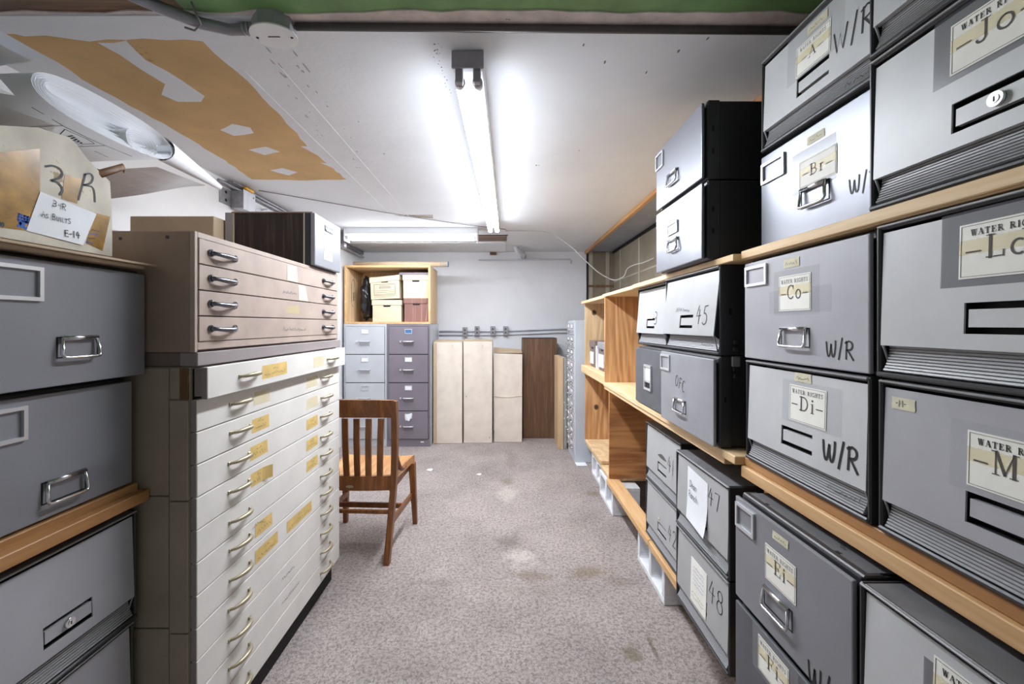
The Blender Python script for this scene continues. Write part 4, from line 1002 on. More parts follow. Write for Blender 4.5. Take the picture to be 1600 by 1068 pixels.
# rolls of drawings above the carton
t = thing('drawing_roll', 'thick flattened bundle of rolled white drawings lying on the 3 R carton', 'paper roll', (-.975, 1.075, 1.838), 0, None)
def loop(cy, cz, a, b, r0, k, n=30, f0=0.0, f1=1.0):
    # stadium outline in (y, z)
    out = []
    for i in range(n+1):
        th = 2*PI*(f0+(f1-f0)*i/n) ; c, s = math.cos(th), math.sin(th)
        out.append((cy + a*abs(c)**.75*(1 if c > 0 else -1), cz + b*abs(s)**.85*(1 if s > 0 else -1)))
    return out
def sheet(mb, prof, x0, x1, drop=.14, skew=0.0):
    A = [mb.bm.verts.new((x0, y, z)) for y, z in prof]; B = [mb.bm.verts.new((x1, y+skew, z+drop*(x1-x0))) for y, z in prof]
    for i in range(len(prof)-1):
        f = mb.bm.faces.new((A[i], A[i+1], B[i+1], B[i])); f.material_index = mb.mi; f.smooth = True
for k in range(5):
    a, b = .188-.004*k, .045-.0032*k
    mb = MB(); mb.use(M['paper']); sheet(mb, loop(-.003+.004*k, 0+.001*k, a, b, 0, k), -.002*random.random()-.002*k, -.52, .04); o = mb.build('outer_sheet' if k == 0 else 'rolled_sheet', None, t, recalc=False)
    if k == 0: outer = o
    sd = o.modifiers.new('thick', 'SOLIDIFY'); sd.thickness = .0009
for k, (a, b, cy, cz) in enumerate(((.160,.027,-.012,.006), (.138,.019,-.022,.010), (.110,.012,-.030,.014))):
    mb = MB(); mb.use(M['paper']); sheet(mb, loop(cy, cz, a, b, 0, k), -.014-.006*k, -.52, .04); o = mb.build('rolled_sheet', None, t, recalc=False)
    sd = o.modifiers.new('thick', 'SOLIDIFY'); sd.thickness = .0009
for k in range(5):
    mb = MB(); mb.use(M['paper']); sheet(mb, loop(.085, -.014, .050-.007*k, .026-.0042*k, 0, k), -.004-.003*k, -.52, .04); o = mb.build('inner_roll', None, t, recalc=False)
    sd = o.modifiers.new('thick', 'SOLIDIFY'); sd.thickness = .0009
# title block and border line on the underside of the outer sheet
mb = MB(); mb.use(M['ink'])
def under(y, x, o=.0016):
    # underside point of the outer loop at (y, x)
    yy = max(-.186, min(.18, y)); c = abs((yy+.003)/.188); s = (max(0.0, 1-c**(2/.75)))**.5; z = -.0458*(s**.85)
    return (x, y, z + .04*x - o)
def ul(pts, w):
    pts3 = [Vector(under(y, x)) for y, x in pts]
    for p, q in zip(pts3, pts3[1:]):
        d = (q-p).normalized(); nrm = d.cross(Vector((0,0,1))).normalized()*w/2
        mb.face([p+nrm, p-nrm, q-nrm, q+nrm])
ul([(-.15,-.045),(-.08,-.045),(0,-.045),(.10,-.045)], .0022)
ul([(-.085,-.045),(-.085,-.155)], .002); ul([(.02,-.045),(.02,-.155)], .002); ul([(-.085,-.155),(.02,-.155)], .002); ul([(-.085,-.10),(.02,-.10)], .0015)
ul([(-.070,-.055),(-.02,-.052),(.006,-.058),(.008,-.090),(-.045,-.094),(-.070,-.055)], .002)
for j in range(5): ul([(-.04+.009*j,-.066-.004*j),(-.034+.009*j,-.088)], .004)
for j in range(6): ul([(-.075+.016*j,-.112),(-.078+.016*j,-.140)], .003)
ul([(.05,-.10),(.10,-.11)], .0018)
mb.build('title_block', None, outer, recalc=False)
BX = Vector((-.975, 1.075, 1.838))
p0, p1 = Vector((-1.05, 1.312, 1.872))-BX, Vector((-1.327, 2.0, 1.976))-BX
for k in range(2):
    mb = MB(); mb.use(M['paper']); pts = [p0.lerp(p1, i/8) for i in range(9)]
    mb.tube(pts, [(.036-.009*k)*(1-f*.66) for f in [i/8 for i in range(9)]], 20, caps=(k == 1)); o = mb.build('long_roll', None, t)
mb = MB(); mb.use(M['paper']); n = 12
A_, B_, C_, D_, E_ = [Vector(q)-BX for q in ((-1.03,1.272,1.800),(-1.319,1.90,1.948),(-1.404,1.75,1.892),(-1.456,1.60,1.800),(-1.47,1.272,1.775))]
def SS(f, g):
    a = A_.lerp(B_, f); b = E_.lerp(D_, min(1, f/.6)) if f < .6 else D_.lerp(C_, (f-.6)/.4)
    p = a.lerp(b, g); p.z -= .012*math.sin(PI*f)*math.sin(PI*g); return p
for i in range(n):
    for j in range(6): mb.face([SS(i/n,j/6), SS((i+1)/n,j/6), SS((i+1)/n,(j+1)/6), SS(i/n,(j+1)/6)])
mb.build('sagging_sheet', None, t, smooth=True)
for k, (dy, dz) in enumerate(((0, .055), (0, .028))):
    mb = MB(); mb.use(M['paper']); mb.face([(-.40,-.40,dz+.03),(-.02,-.40,dz+.012),(.01,-.17-.03*k,dz+.004),(-.40,-.10,dz+.02)]); mb.build('loose_sheet', None, t, recalc=False)
mb = MB(); mb.use(M['paper']); mb.face([(.004,-.32,-.050),(.010,-.255,-.036),(.004,-.225,-.052),(-.02,-.30,-.075)]); mb.build('folded_corner', None, t, recalc=False)

# ================================================================== BACK OF THE ROOM
def cabinet(name, label, x0, x1, yf, yb, h, mat, frame_z, tags, side_mat=None, pull_mat='satin'):
    t = thing(name, label, 'filing cabinet', ((x0+x1)/2, yf, 0))
    hw = (x1-x0)/2
    mb = MB(); mb.use(M[mat]).box(-hw, hw, .004, yb-yf, .0005, h, .002)
    mb.use(M['black']).box(-hw+.016, hw-.016, .001, .006, frame_z[-1]+.002, frame_z[0]-.002)
    mb.use(M[mat]).box(-hw, -hw+.02, 0, .006, .0005, h, .001).box(hw-.02, hw, 0, .006, .0005, h, .001).box(-hw+.018, hw-.018, 0, .006, frame_z[0], h, .001).box(-hw+.018, hw-.018, 0, .006, .0005, frame_z[-1], .001)
    if side_mat: mb.use(M[side_mat]).box(hw-.0005, hw+.0008, .008, yb-yf-.002, .003, h-.002)
    mb.build('carcass', None, t)
    for i in range(4):
        z1, z0 = frame_z[i]-.004, frame_z[i+1]+.004
        mb = MB(); mb.use(M[mat]).box(-hw+.023, hw-.023, -.014, .002, z0, z1, .003, 2); d = mb.build('drawer', None, t)
        fn = lambda a, b, o: (a, -.0142-o, b)
        hgt = z1-z0; zt = z1-.047; zp = z1-.162*hgt/.30
        mb = MB(); mb.use(M['satin']).ring(-.040, .040, zt-.030, zt+.022, .007, fn, .004)
        k = tags[i]
        if k: mb.use(M[k]).plate(-.034, .034, zt-.024, zt+.016, fn, .0004, .0016)
        mb.build('label_holder', None, d)
        mb = MB(); mb.use(M[pull_mat])
        mb.tube([fn(-.055,zp,.002), fn(-.050,zp,.022), fn(-.03,zp,.028), fn(.03,zp,.028), fn(.05,zp,.022), fn(.055,zp,.002)], .0065, 8)
        mb.use(M[mat]).hexa([fn(-.055,zp-.045,0),fn(.055,zp-.045,0),fn(.05,zp-.04,.004),fn(-.05,zp-.04,.004),fn(-.055,zp,0),fn(.055,zp,0),fn(.05,zp,.022),fn(-.05,zp,.022)])
        mb.build('handle', None, d)
        mb = MB(); mb.use(M['satin']).tube([fn(-.085,zp,.0), fn(-.085,zp,.014)], .010, 10); mb.build('latch_button', None, d)
        if mat == 'cab_dark' and i == 3:
            mb = MB(); mb.use(M['paper']); mb.face([fn(-.035,zt-.045,.003), fn(.01,zt-.055,.012), fn(.045,zt+.01,.006), fn(.04,zt+.035,.010), fn(.0,zt+.02,.004), fn(-.03,zt+.012,.008)]); mb.build('torn_note', None, d, recalc=False)
        if k == 'plug':
            mb = MB(); mb.use(M['ink']); scrawl(mb, -.026, .026, zt-.004, .014, fn, .0024, .003); mb.build('lettering', None, d, recalc=False)
    return t
fz = [1.312, 1.006, .697, .390, .082]
cabinet('filing_cabinet', 'light grey four-drawer filing cabinet in the back left corner behind the chair', -1.730, -1.263, 4.66, 5.26, 1.337, 'cab_light', fz, ['tag_white','tag_white',None,'tag_white'], None, 'cab_light')
t = cabinet('filing_cabinet', 'mauve grey four-drawer filing cabinet with torn note on its lowest drawer', -1.258, -.787, 4.66, 5.26, 1.337, 'cab_dark', fz, ['plug','tag_white','tag_white','tag_white'], 'cab_blue')
mb = MB(); mb.use(M['tag_white']).box(.13, .165, -.0012, .0002, .045, .056); mb.build('maker_plate', None, t)
# open crate with storage cartons
t = thing('wooden_crate', 'open-fronted plywood crate on top of the two filing cabinets', 'crate', (-1.725, 4.665, 1.3385))
W, D, H, b = .938, .50, .640, .022
mb = MB(); mb.use(M['ply_pale']).box(b, W-b, 0, D, 0, b, .001); mb.build('bottom_board', None, t)
mb = MB(); mb.use(M['ply_pale']).box(b, W-b, 0, D, H-b, H, .001); mb.build('top_board', None, t)
for x in (0, W-b):
    mb = MB(); mb.use(M['ply_pale']).box(x, x+b, 0, D, 0, H, .001); mb.build('side_board', None, t)
mb = MB(); mb.use(M['ply_pale']).box(b, W-b, D-.012, D, b, H-b); mb.build('back_board', None, t)
mb = MB(); mb.use(M['plank']).box(0, W, -.006, 0, 0, b, .001).box(0, W, -.006, 0, H-b, H, .001).box(0, b, -.006, 0, b, H-b, .001).box(W-b, W, -.006, 0, b, H-b, .001); mb.build('front_edge', None, t)
mb = MB(); mb.use(M['ink_soft']); mb.tube([(b+.003+.004*math.sin(3*a), .20+.06*math.sin(a), .43-.13*math.cos(a)-.10*(a/6)) for a in [i*.35 for i in range(19)]], .0018, 5)
mb.tube([(b+.004, .20, .36), (b+.005, .205, .26)], .003, 5); mb.build('cord_loop', None, t)
def fcarton(label, x0, x1, y, z0, h, mat, printed=False, tilt=0.0, depth=.36, lidm=None):
    t = thing('storage_carton', label, 'storage box', ((x0+x1)/2, y, z0), 0, 'lidded storage cartons in the crate', (0, tilt, 0))
    hw = (x1-x0)/2; lh = .058
    mb = MB(); mb.use(M[mat]).box(-hw+.008, hw-.008, .008, depth-.008, 0, h-.012, .002); mb.build('body', None, t)
    lt = .018 if printed else 0
    mb = MB(); mb.use(M[lidm or mat]).hexa([(-hw,0,h-lh-lt),(hw,0,h-lh+lt*.2),(hw,depth,h-lh),(-hw,depth,h-lh),(-hw,0,h-lt),(hw,0,h+lt*.2),(hw,depth,h),(-hw,depth,h)], .003); mb.build('lid', None, t)
    mb = MB(); mb.use(M['black']).prism([(-.045,h-lh),(.045,h-lh),(.034,h-lh-.018),(-.034,h-lh-.018)], .0055, .0075, 'y'); mb.build('hand_hole', None, t)
    if printed:
        fn = lambda a, c, o: (a, .0072-o, c)
        mb = MB(); mb.use(M['ink_brown']).ring(-hw+.045, hw-.05, .040, .165, .005, fn, .0006); mb.use(M['ink_soft'])
        mb.ring(-.06, .06, .118, .136, .005, fn, .0008)
        for k, z in enumerate((.056, .075, .095)): mb.use(M['ink_brown']).ribbon([(-hw+.055, z), (hw-.06, z)], .0035, fn, .0008)
        mb.use(M['ink_soft']); scrawl(mb, -.06, .07, .142, .012, fn, .0008, .004); scrawl(mb, .06, .12, .160, .014, fn, .0008, .0015); scrawl(mb, -hw+.05, hw-.06, .022, .008, fn, .0008, .003)
        mb.build('printed_form', None, t, recalc=False)
    return t
zc = 1.3385+b+.0008
fcarton('plain cream storage carton at the lower left inside the crate', -1.452, -1.118, 4.74, zc, .243, 'carton_cream')
fcarton('cream storage carton with a printed form, tilted on the plain carton in the crate', -1.468, -1.134, 4.735, zc+.2545, .258, 'carton_cream', True, -.045)
fcarton('pinkish woodgrain storage carton at the lower right inside the crate', -1.098, -.775-.042, 4.74, zc, .262, 'walnut_pink')
fcarton('plain cream storage carton on the pinkish woodgrain one in the crate', -1.110, -.775-.041, 4.74, zc+.2625, .258, 'carton_cream')
mb = MB(); mb.use(M['cab_dark']).box(-1.16, -.815, 4.78, 5.10, zc+.524, zc+.555, .004); tag(mb.build('folder'), 'thin grey folder lying on top of the upper right carton in the crate', 'folder')
# crumpled black bag stuffed beside the cartons
mb = MB(); bm = mb.bm; bmesh.ops.create_icosphere(bm, subdivisions=4, radius=1.0)
for v in bm.verts:
    c = v.co; s = 1 + .10*math.sin(9*c.z+3*c.x) + .08*math.sin(17*c.y+5*c.z) + .06*math.sin(23*c.x+13*c.z)
    v.co = Vector((max(-.062, min(.062, c.x*.075*s)), c.y*.11*s, c.z*.235*s))
o = mb.build('plastic_bag', M['bag'], None, smooth=True); o.location = (-1.56, 4.93, zc+.262); tag(o, 'crumpled black plastic bag stuffed at the left inside the crate', 'bag')
# cardboard tubes on the crate
t = thing('cardboard_tube', 'long brown mailing tube with taped end, lying on top of the crate', 'tube', (-1.70, 4.80, 1.9785+.031))
mb = MB(); mb.use(M['carton']).cyl((.03,0,0), (1.09,0,0), .030, 20); mb.build('tube', None, t)
mb = MB(); mb.use(M['clear_tape']).tube([(1.0,0,0),(1.087,0,0)], .0306, 20, caps=False); mb.use(M['plug']).tube([(1.088,0,0),(1.094,0,0)], .0312, 20); mb.build('taped_end', None, t)

# cartons stood on end against the wall
def tall(label, x0, x1, yf, d, h, mat, lean=0.0, **k):
    t = thing('tall_carton', label, 'carton', ((x0+x1)/2, yf, .001), 0, 'tall cartons along the back wall', (0, 0, lean))
    hw = (x1-x0)/2
    mb = MB(); mb.use(M[mat]).hexa([(-hw+.006,.004,0),(hw-.004,0,0),(hw,d,0),(-hw,d,0),(-hw+k.get('sl',0),.006,h),(hw,.002,h-k.get('dz',0)),(hw,d,h-k.get('dz',0)),(-hw+k.get('sl',0),d,h)], .004, 2)
    mb.build('body', None, t)
    if 'flap' in k:
        z = h+.004; f = k['flap']
        mb = MB(); mb.use(M['carton']).hexa([(-hw,.02,z),(hw,.02,z-.002),(hw,d,z+f*.4),(-hw,d,z+f),(-hw,.02,z+.005),(hw,.02,z+.003),(hw,d,z+f*.4+.005),(-hw,d,z+f+.005)]); mb.build('top_flap', None, t)
    if 'strip' in k:
        mb = MB(); mb.use(M['carton']).box(-hw-.002, -hw+.035, -.001, .006, .003, h-.008); mb.build('edge_strip', None, t)
    if 'crease' in k:
        mb = MB(); mb.use(M[mat])
        for c in k['crease']: mb.tube([(-hw+.01, .001, c), (0, .0005, c-.012), (hw-.004, 0, c+.004)], .0045, 5)
        mb.build('crease', None, t)
    if 'scuff' in k:
        mb = MB(); mb.use(M['ink_soft'])
        for (a, c) in k['scuff']: mb.face([(a-.004,-.002,c), (a+.005,-.002,c-.004), (a+.004,-.002,c+.012), (a-.002,-.002,c+.010)])
        mb.build('scuff', None, t, recalc=False)
    return t
tall('pale tall carton with a brown edge strip, next to the mauve grey cabinet', -.770, -.448, 4.775, .32, 1.133, 'carton_pale', flap=.012, strip=1)
tall('pale tall carton, second from the mauve grey cabinet', -.440, -.112, 4.79, .32, 1.140, 'carton_pale', flap=.010, scuff=[(.13,.06),(-.13,.52)])
tall('shorter pale tall carton with ajar top flap and a creased front', -.112+.012, .226, 4.83, .30, 1.005, 'carton_pale', flap=.045, crease=[.52], dz=.012)
t = tall('brown woodgrain tall carton standing between the creased carton and the tan board', .236, .640, 5.00, .28, 1.166, 'walnut_mid', dz=-.004)
mb = MB(); mb.use(M['walnut']).box(-.199, .199, .001, .279, 1.167, 1.173, .001); mb.build('top_flap', None, t)
mb = MB(); mb.use(M['tan_board']).box(.596, .650, 4.55, 4.90, .001, .985, .002); tag(mb.build('wooden_board'), 'narrow tan board on edge beside the brown woodgrain carton', 'board')
t = thing('metal_panel', 'grey perforated metal panel between the tan board and the bluish card cabinet', 'panel', (.653, 4.56, .001))
mb = MB(); mb.use(M['grey_board']).box(0, .036, 0, .30, 0, .97, .002); mb.build('panel', None, t)
mb = MB(); mb.use(M['tag_white'])
for k, z in enumerate((.72, .50, .42, .33, .24)): mb.tube([(.018+.010*(-1)**k, -.004, z), (.018+.010*(-1)**k, .001, z)], .007, 8)
mb.build('rivet', None, t)
# card-index cabinet, drawers towards the aisle
t = thing('card_cabinet', 'tall narrow bluish-white card cabinet at the far end of the shelves', 'card cabinet', (.695, 4.115, 0))
mb = MB(); mb.use(M['cab_blue']).box(.004, .40, 0, .43, .0005, 1.372, .003, 2); mb.build('carcass', None, t)
for i in range(10):
    z1 = 1.352-.127*i; z0 = z1-.121
    mb = MB(); mb.use(M['cab_light']).box(-.004, .006, .012, .418, z0, z1, .002); d = mb.build('drawer', None, t)
    for yc in (.11, .32):
        mb = MB(); fn = lambda y, z, o: (-.0042-o, y, z)
        mb.use(M['chrome']).ring(yc-.06, yc+.06, z0+.062, z0+.110, .007, fn, .006); mb.use(M['tag_white']).plate(yc-.053, yc+.053, z0+.069, z0+.103, fn, .0004, .0012); mb.build('label_holder', None, d)
        mb = MB(); mb.use(M['chrome']).tube([fn(yc-.045,z0+.04,.001), fn(yc-.04,z0+.032,.020), fn(yc+.04,z0+.032,.020), fn(yc+.045,z0+.04,.001)], .007, 8); mb.build('handle', None, d)

# wall conduits and boxes
zs = lambda v, s: EYE-(v-V0)/s
for lab, v, r, ym in (('upper grey conduit pipe running along the back wall through the outlet boxes', 517.2, .011, YB-.020), ('lower thin grey conduit pipe along the back wall', 523.0, .009, YB-.018)):
    mb = MB(); z = zs(v, 124.6); zr = zs(v-3.5, 124.6)
    mb.use(M['conduit_white']).tube([(-.79, ym, z), (-.2, ym, z+.002), (.03, ym, z+.004), (.35, ym, (z+zr)/2+.002), (.66, ym, zr), (1.05, ym, zr+.003)], r, 10)
    tag(mb.build('conduit_pipe'), lab, 'pipe', 'conduits on the back wall')
for u, lab, m in ((726.5,'grey outlet box on the wall conduit, leftmost of four','tan_side'), (745.5,'grey outlet box on the wall conduit, second of four from the left','galv'), (770,'grey outlet box on the wall conduit, third of four from the left','galv'), (790,'grey outlet box on the wall conduit, rightmost of four','galv')):
    x = (u-U0)*YB/FOC*.99; z = zs(518 if u < 740 else 516.5, 124.6)
    t = thing('outlet_box', lab, 'outlet box', (x, YB-.001, z), 0, 'outlet boxes on the back wall')
    mb = MB(); mb.use(M['galv']).box(-.028, .028, -.062, 0, -.055, .055, .004, 2); mb.build('housing', None, t)
    mb = MB(); mb.use(M['conduit']).box(-.030, .030, -.0655, -.0625, -.057, .057, .002); pl = mb.build('cover_plate', None, t)
    mb = MB(); mb.use(M['ink_soft'])
    for zz in (-.022, .022): mb.tube([(0,-.067,zz), (0,-.0655,zz)], .013, 12)
    mb.build('socket', None, pl)
# white elbow pipe at the top of the back wall
t = thing('drain_pipe', 'white painted pipe elbow coming out of the ceiling at the top of the back wall', 'pipe', (.165, 5.02, CEIL))
mb = MB(); mb.use(M['conduit_white']); pth = [(0,0,-.001),(0,0,-.02)] + [(.04*(1-math.cos(a))*1.0, .02*(1-math.cos(a)), -.02-.04*math.sin(a)) for a in (.4,.8,1.2,1.57)] + [(.08,.12,-.062),(.10,.355,-.066)]
mb.tube(pth, .030, 14); mb.build('elbow', None, t)
mb = MB(); mb.use(M['conduit_white']).tube([(.0,0,-.012),(0,0,-.0005)], .046, 14); mb.build('collar', None, t)
mb = MB(); mb.use(M['conduit_white']).tube([(-.30, YB-.012, 2.142), (.60, YB-.012, 2.150), (.842, YB-.012, 2.152), (.862, YB-.012, 2.145), (.862, YB-.012, 2.10)], .009, 8); tag(mb.build('conduit_pipe'), 'thin painted-over pipe line high on the back wall below the white elbow', 'pipe', 'conduits on the back wall')
mb = MB(); mb.use(M['brown_strip']).box(-.285+.13, -.285+.21, 5.335, 5.379, 2.205, 2.238); o = mb.build('trim_8'); o['kind'] = 'structure'

# ================================================================== CHAIR
t = thing('wooden_chair', 'brown slat-back wooden chair with worn honey seat beside the plan chest', 'chair', (-.640, 2.405, 0), -.05)
# local frame: x runs left (0 = right posts, -W = left), y forward
CW = .43
def post(x, lean):
    # back post: kicks out below the seat, leans back above it
    c = [(-.035,0),(.0,.20),(.030,.40),(.034,.47),(.022,.62),(-.004,.78),(-.038,.908)]
    mb = MB(); mb.use(M['chair'])
    for i in range(len(c)-1):
        (ya, za), (yb, zb) = c[i], c[i+1]; w0, w1 = .016, .016
        xa, xb = x+lean*za, x+lean*zb
        mb.hexa([(xa-w0,ya-.017,za),(xa+w0,ya-.017,za),(xa+w0,ya+.020,za),(xa-w0,ya+.020,za),(xb-w1,yb-.017,zb),(xb+w1,yb-.017,zb),(xb+w1,yb+.020,zb),(xb-w1,yb+.020,zb)])
    bmesh.ops.remove_doubles(mb.bm, verts=mb.bm.verts, dist=.0001)
    return mb
post(0, .045).build('back_post', None, t); post(-CW, .015).build('back_post', None, t)
def bowx(f, z):    # horizontal curve of the rails between the posts
    return -CW*(1-f) + (.045*z if f > .5 else .045*z*f + .015*z*(1-f))
def yb_at(z):
    c = [(-.035,0),(.0,.20),(.030,.40),(.034,.47),(.022,.62),(-.004,.78),(-.038,.908)]
    for (ya, za), (yb, zb) in zip(c, c[1:]):
        if za <= z <= zb: return ya+(yb-ya)*(z-za)/(zb-za)
    return c[-1][0]
def rail(z0, z1, curve, th=.022, n=14, over=.012, arch=0.0):
    mb = MB(); mb.use(M['chair']); L = []
    for i in range(n+1):
        f = i/n; x = -CW-over + (CW+2*over)*f + .03*((z0+z1)/2)*1.1
        y = yb_at((z0+z1)/2); cv = -curve*math.sin(PI*f)
        L.append((x, cv, f))
    for (xa, ca, fa), (xb, cb, fb) in zip(L, L[1:]):
        y0, y1 = yb_at(z0), yb_at(z1); a0, a1 = arch*math.sin(PI*fa), arch*math.sin(PI*fb)
        mb.hexa([(xa,y0+ca-th/2,z0+a0*.6),(xb,y0+cb-th/2,z0+a1*.6),(xb,y0+cb+th/2,z0+a1*.6),(xa,y0+ca+th/2,z0+a0*.6),(xa,y1+ca-th/2,z1+a0),(xb,y1+cb-th/2,z1+a1),(xb,y1+cb+th/2,z1+a1),(xa,y1+ca+th/2,z1+a0)])
    bmesh.ops.remove_doubles(mb.bm, verts=mb.bm.verts, dist=.0001)
    return mb
rail(.812, .912, .028, .024, over=.016, arch=.006).build('top_rail', None, t)
lr = rail(.392, .472, .022, .022, over=.004).build('lower_rail', None, t)
mb = MB(); mb.use(M['cream_pull']); mb.tube([(-CW*.52, yb_at(.43)-.036, .415), (-CW*.52, yb_at(.43)-.032, .4151)], .012, 14); 
for v in mb.bm.verts: v.co.x = -CW*.52 + (v.co.x+CW*.52)*1.9; v.co.z = .415 + (v.co.z-.415)*.6
mb.build('metal_plate', None, lr)
for k in range(5):
    f = 1-(.066+.0675*k)/CW; mb = MB(); mb.use(M['chair']); n = 9; rings = []
    for i in range(n+1):
        g = i/n; z = .468+(.806-.468)*g; x = -CW*(1-f) + .036*z + .006*(1-g)*(k-2)*.8; y = yb_at(z) - .022*math.sin(PI*f) - .012*math.sin(PI*g)
        rings.append((x, y, z))
    for (xa, ya, za), (xb, yb, zb) in zip(rings, rings[1:]):
        mb.hexa([(xa-.0165,ya-.006,za),(xa+.0165,ya-.006,za),(xa+.0165,ya+.006,za),(xa-.0165,ya+.006,za),(xb-.0165,yb-.006,zb),(xb+.0165,yb-.006,zb),(xb+.0165,yb+.006,zb),(xb-.0165,yb+.006,zb)])
    bmesh.ops.remove_doubles(mb.bm, verts=mb.bm.verts, dist=.0001)
    mb.build('slat', None, t)
# scooped seat
mb = MB(); mb.use(M['chair_seat']); nx, ny = 24, 20; G = {}; Bt = {}
for i in range(nx+1):
    for j in range(ny+1):
        f, g = i/nx, j/ny; y = .055 + .43*g
        hw = (CW/2-.012) + .030*g; x = -CW/2+.012 + (2*f-1)*hw
        if g > .85: y += -.05*(abs(2*f-1)**3)*(g-.85)/.15*.6
        dip = .016*(1-abs(2*abs(f-.5)-.5)*2)*(1-g)**.5*min(1, g*4) if True else 0
        z = .455 - dip - .006*(1-g) + .010*(abs(2*f-1)**4)
        if g > .9: z -= .010*((g-.9)/.1)**2
        G[i,j] = mb.bm.verts.new((x, y, z)); Bt[i,j] = mb.bm.verts.new((x*1.0, y-.004*g, .418))
for i in range(nx):
    for j in range(ny):
        for S, o in ((G, 0), (Bt, 1)):
            q = (S[i,j], S[i+1,j], S[i+1,j+1], S[i,j+1]); f = mb.bm.faces.new(q if not o else q[::-1]); f.smooth = not o
for (a, b) in [((i,0),(i+1,0)) for i in range(nx)] + [((nx,j),(nx,j+1)) for j in range(ny)] + [((i+1,ny),(i,ny)) for i in range(nx-1,-1,-1)] + [((0,j+1),(0,j)) for j in range(ny-1,-1,-1)]:
    mb.bm.faces.new((G[a], Bt[a], Bt[b], G[b]))
mb.build('seat', None, t)
for x in (-.004, -CW+.030):
    mb = MB(); mb.use(M['chair']).box(x-.011, x+.011, .05, .44, .372, .4175, .002); mb.build('seat_rail', None, t)
mb = MB(); mb.use(M['chair']).box(-CW+.02, .0, .420, .442, .372, .4175, .002); mb.build('seat_rail', None, t)
for x, dx in ((.020, .014), (-CW+.004, -.014)):
    mb = MB(); mb.use(M['chair']); mb.hexa([(x+dx-.014,.440,0),(x+dx+.014,.440,0),(x+dx+.014,.468,0),(x+dx-.014,.468,0),(x-.021,.405,.4178),(x+.021,.405,.4178),(x+.021,.447,.4178),(x-.021,.447,.4178)], .002); mb.build('front_leg', None, t)
for x in (.014, -CW+.012):      # curved bracket from post down to seat
    mb = MB(); mb.use(M['chair']); sg = 1 if x > -.1 else -1; pth = [(x+.012*sg, .046, .600), (x+.016*sg, .058, .545), (x+.020*sg, .085, .500), (x+.024*sg, .125, .476), (x+.028*sg, .165, .474), (x+.030*sg, .195, .486)]
    mb.tube(pth, [.012,.016,.017,.017,.015,.011], 8, flat=.7); mb.build('bracket', None, t)
for x in (.016, -CW+.010):
    mb = MB(); mb.use(M['chair']); mb.hexa([(x-.008,.005,.205),(x+.008,.005,.205),(x+.008,.005,.238),(x-.008,.005,.238),(x-.008,.445,.185),(x+.008,.445,.185),(x+.008,.445,.215),(x-.008,.445,.215)]); mb.build('stretcher', None, t)
mb = MB(); mb.use(M['chair']).box(-CW+.018, .008, .215, .235, .202, .232, .003); mb.build('stretcher', None, t)
mb = MB(); mb.use(M['chair']).box(-CW+.010, -.006, -.002, .014, .262, .284, .003); mb.build('stretcher', None, t)

# ================================================================== LAMPS AND WIRING
t = thing('fluorescent_lamp', 'long two-tube fluorescent lamp running down the middle of the ceiling', 'ceiling lamp', (-.117, 1.43, CEIL-.0005), -.017)
Ln = 2.44
mb = MB(); mb.use(M['white_enamel']).hexa([(-.048,.008,-.052),(.048,.008,-.052),(.048,Ln-.008,-.052),(-.048,Ln-.008,-.052),(-.052,.008,0),(.052,.008,0),(.052,Ln-.008,0),(-.052,Ln-.008,0)], .002); mb.build('housing', None, t)
for y0, y1 in ((0,.010), (Ln-.010, Ln)):
    mb = MB(); mb.use(M['grey_cap']).box(-.054, .054, y0, y1, -.058, -.0005, .002); mb.build('end_cap', None, t)
for x in (-.030, .030):
    for y, s in ((.018, 1), (Ln-.018, -1)):
        mb = MB(); mb.use(M['grey_cap']).box(x-.013, x+.013, y-.008*s, y+.020*s, -.100, -.0525, .004, 2); mb.build('socket', None, t)
    lit_tube((x, .075, -.083), (x, Ln-.075, -.083), t)
    mb = MB(); mb.use(M['satin']).cyl((x, .040, -.083), (x, .0745, -.083), .0182, 14).cyl((x, Ln-.0745, -.083), (x, Ln-.040, -.083), .0182, 14); mb.build('tube_cap', None, t)
t = thing('fluorescent_lamp', 'shorter fluorescent lamp mounted crosswise near the back wall', 'ceiling lamp', (-1.490, 4.10, CEIL-.0005))
mb = MB(); mb.use(M['white_enamel']).box(0, 1.245, -.058, .058, -.060, 0, .003); mb.build('housing', None, t)
for x0, x1 in ((-.012,.0), (1.245,1.257)):
    mb = MB(); mb.use(M['white_enamel']).box(x0, x1, -.066, .066, -.125, 0, .002); mb.build('end_cap', None, t)
for y in (-.036, .036):
    lit_tube((.03, y, -.088), (1.215, y, -.088), t, 'tube_weak', 'tube_dim_side')
    for x in (.012, 1.233):
        mb = MB(); mb.use(M['satin']).cyl((x-.012, y, -.088), (x+.017, y, -.088), .0182, 14); mb.build('tube_cap', None, t)
t = thing('junction_box', 'dark grey box hanging at the left end of the crosswise lamp', 'junction box', (-1.56, 4.15, CEIL-.0005))
mb = MB(); mb.use(M['cab_dark']).box(-.034, .036, -.03, .03, -.168, -.02, .003, 2); mb.build('housing', None, t)
mb = MB(); mb.use(M['galv']).box(-.02, .057, -.012, .012, -.02, -.0005, .001); mb.build('bracket', None, t)

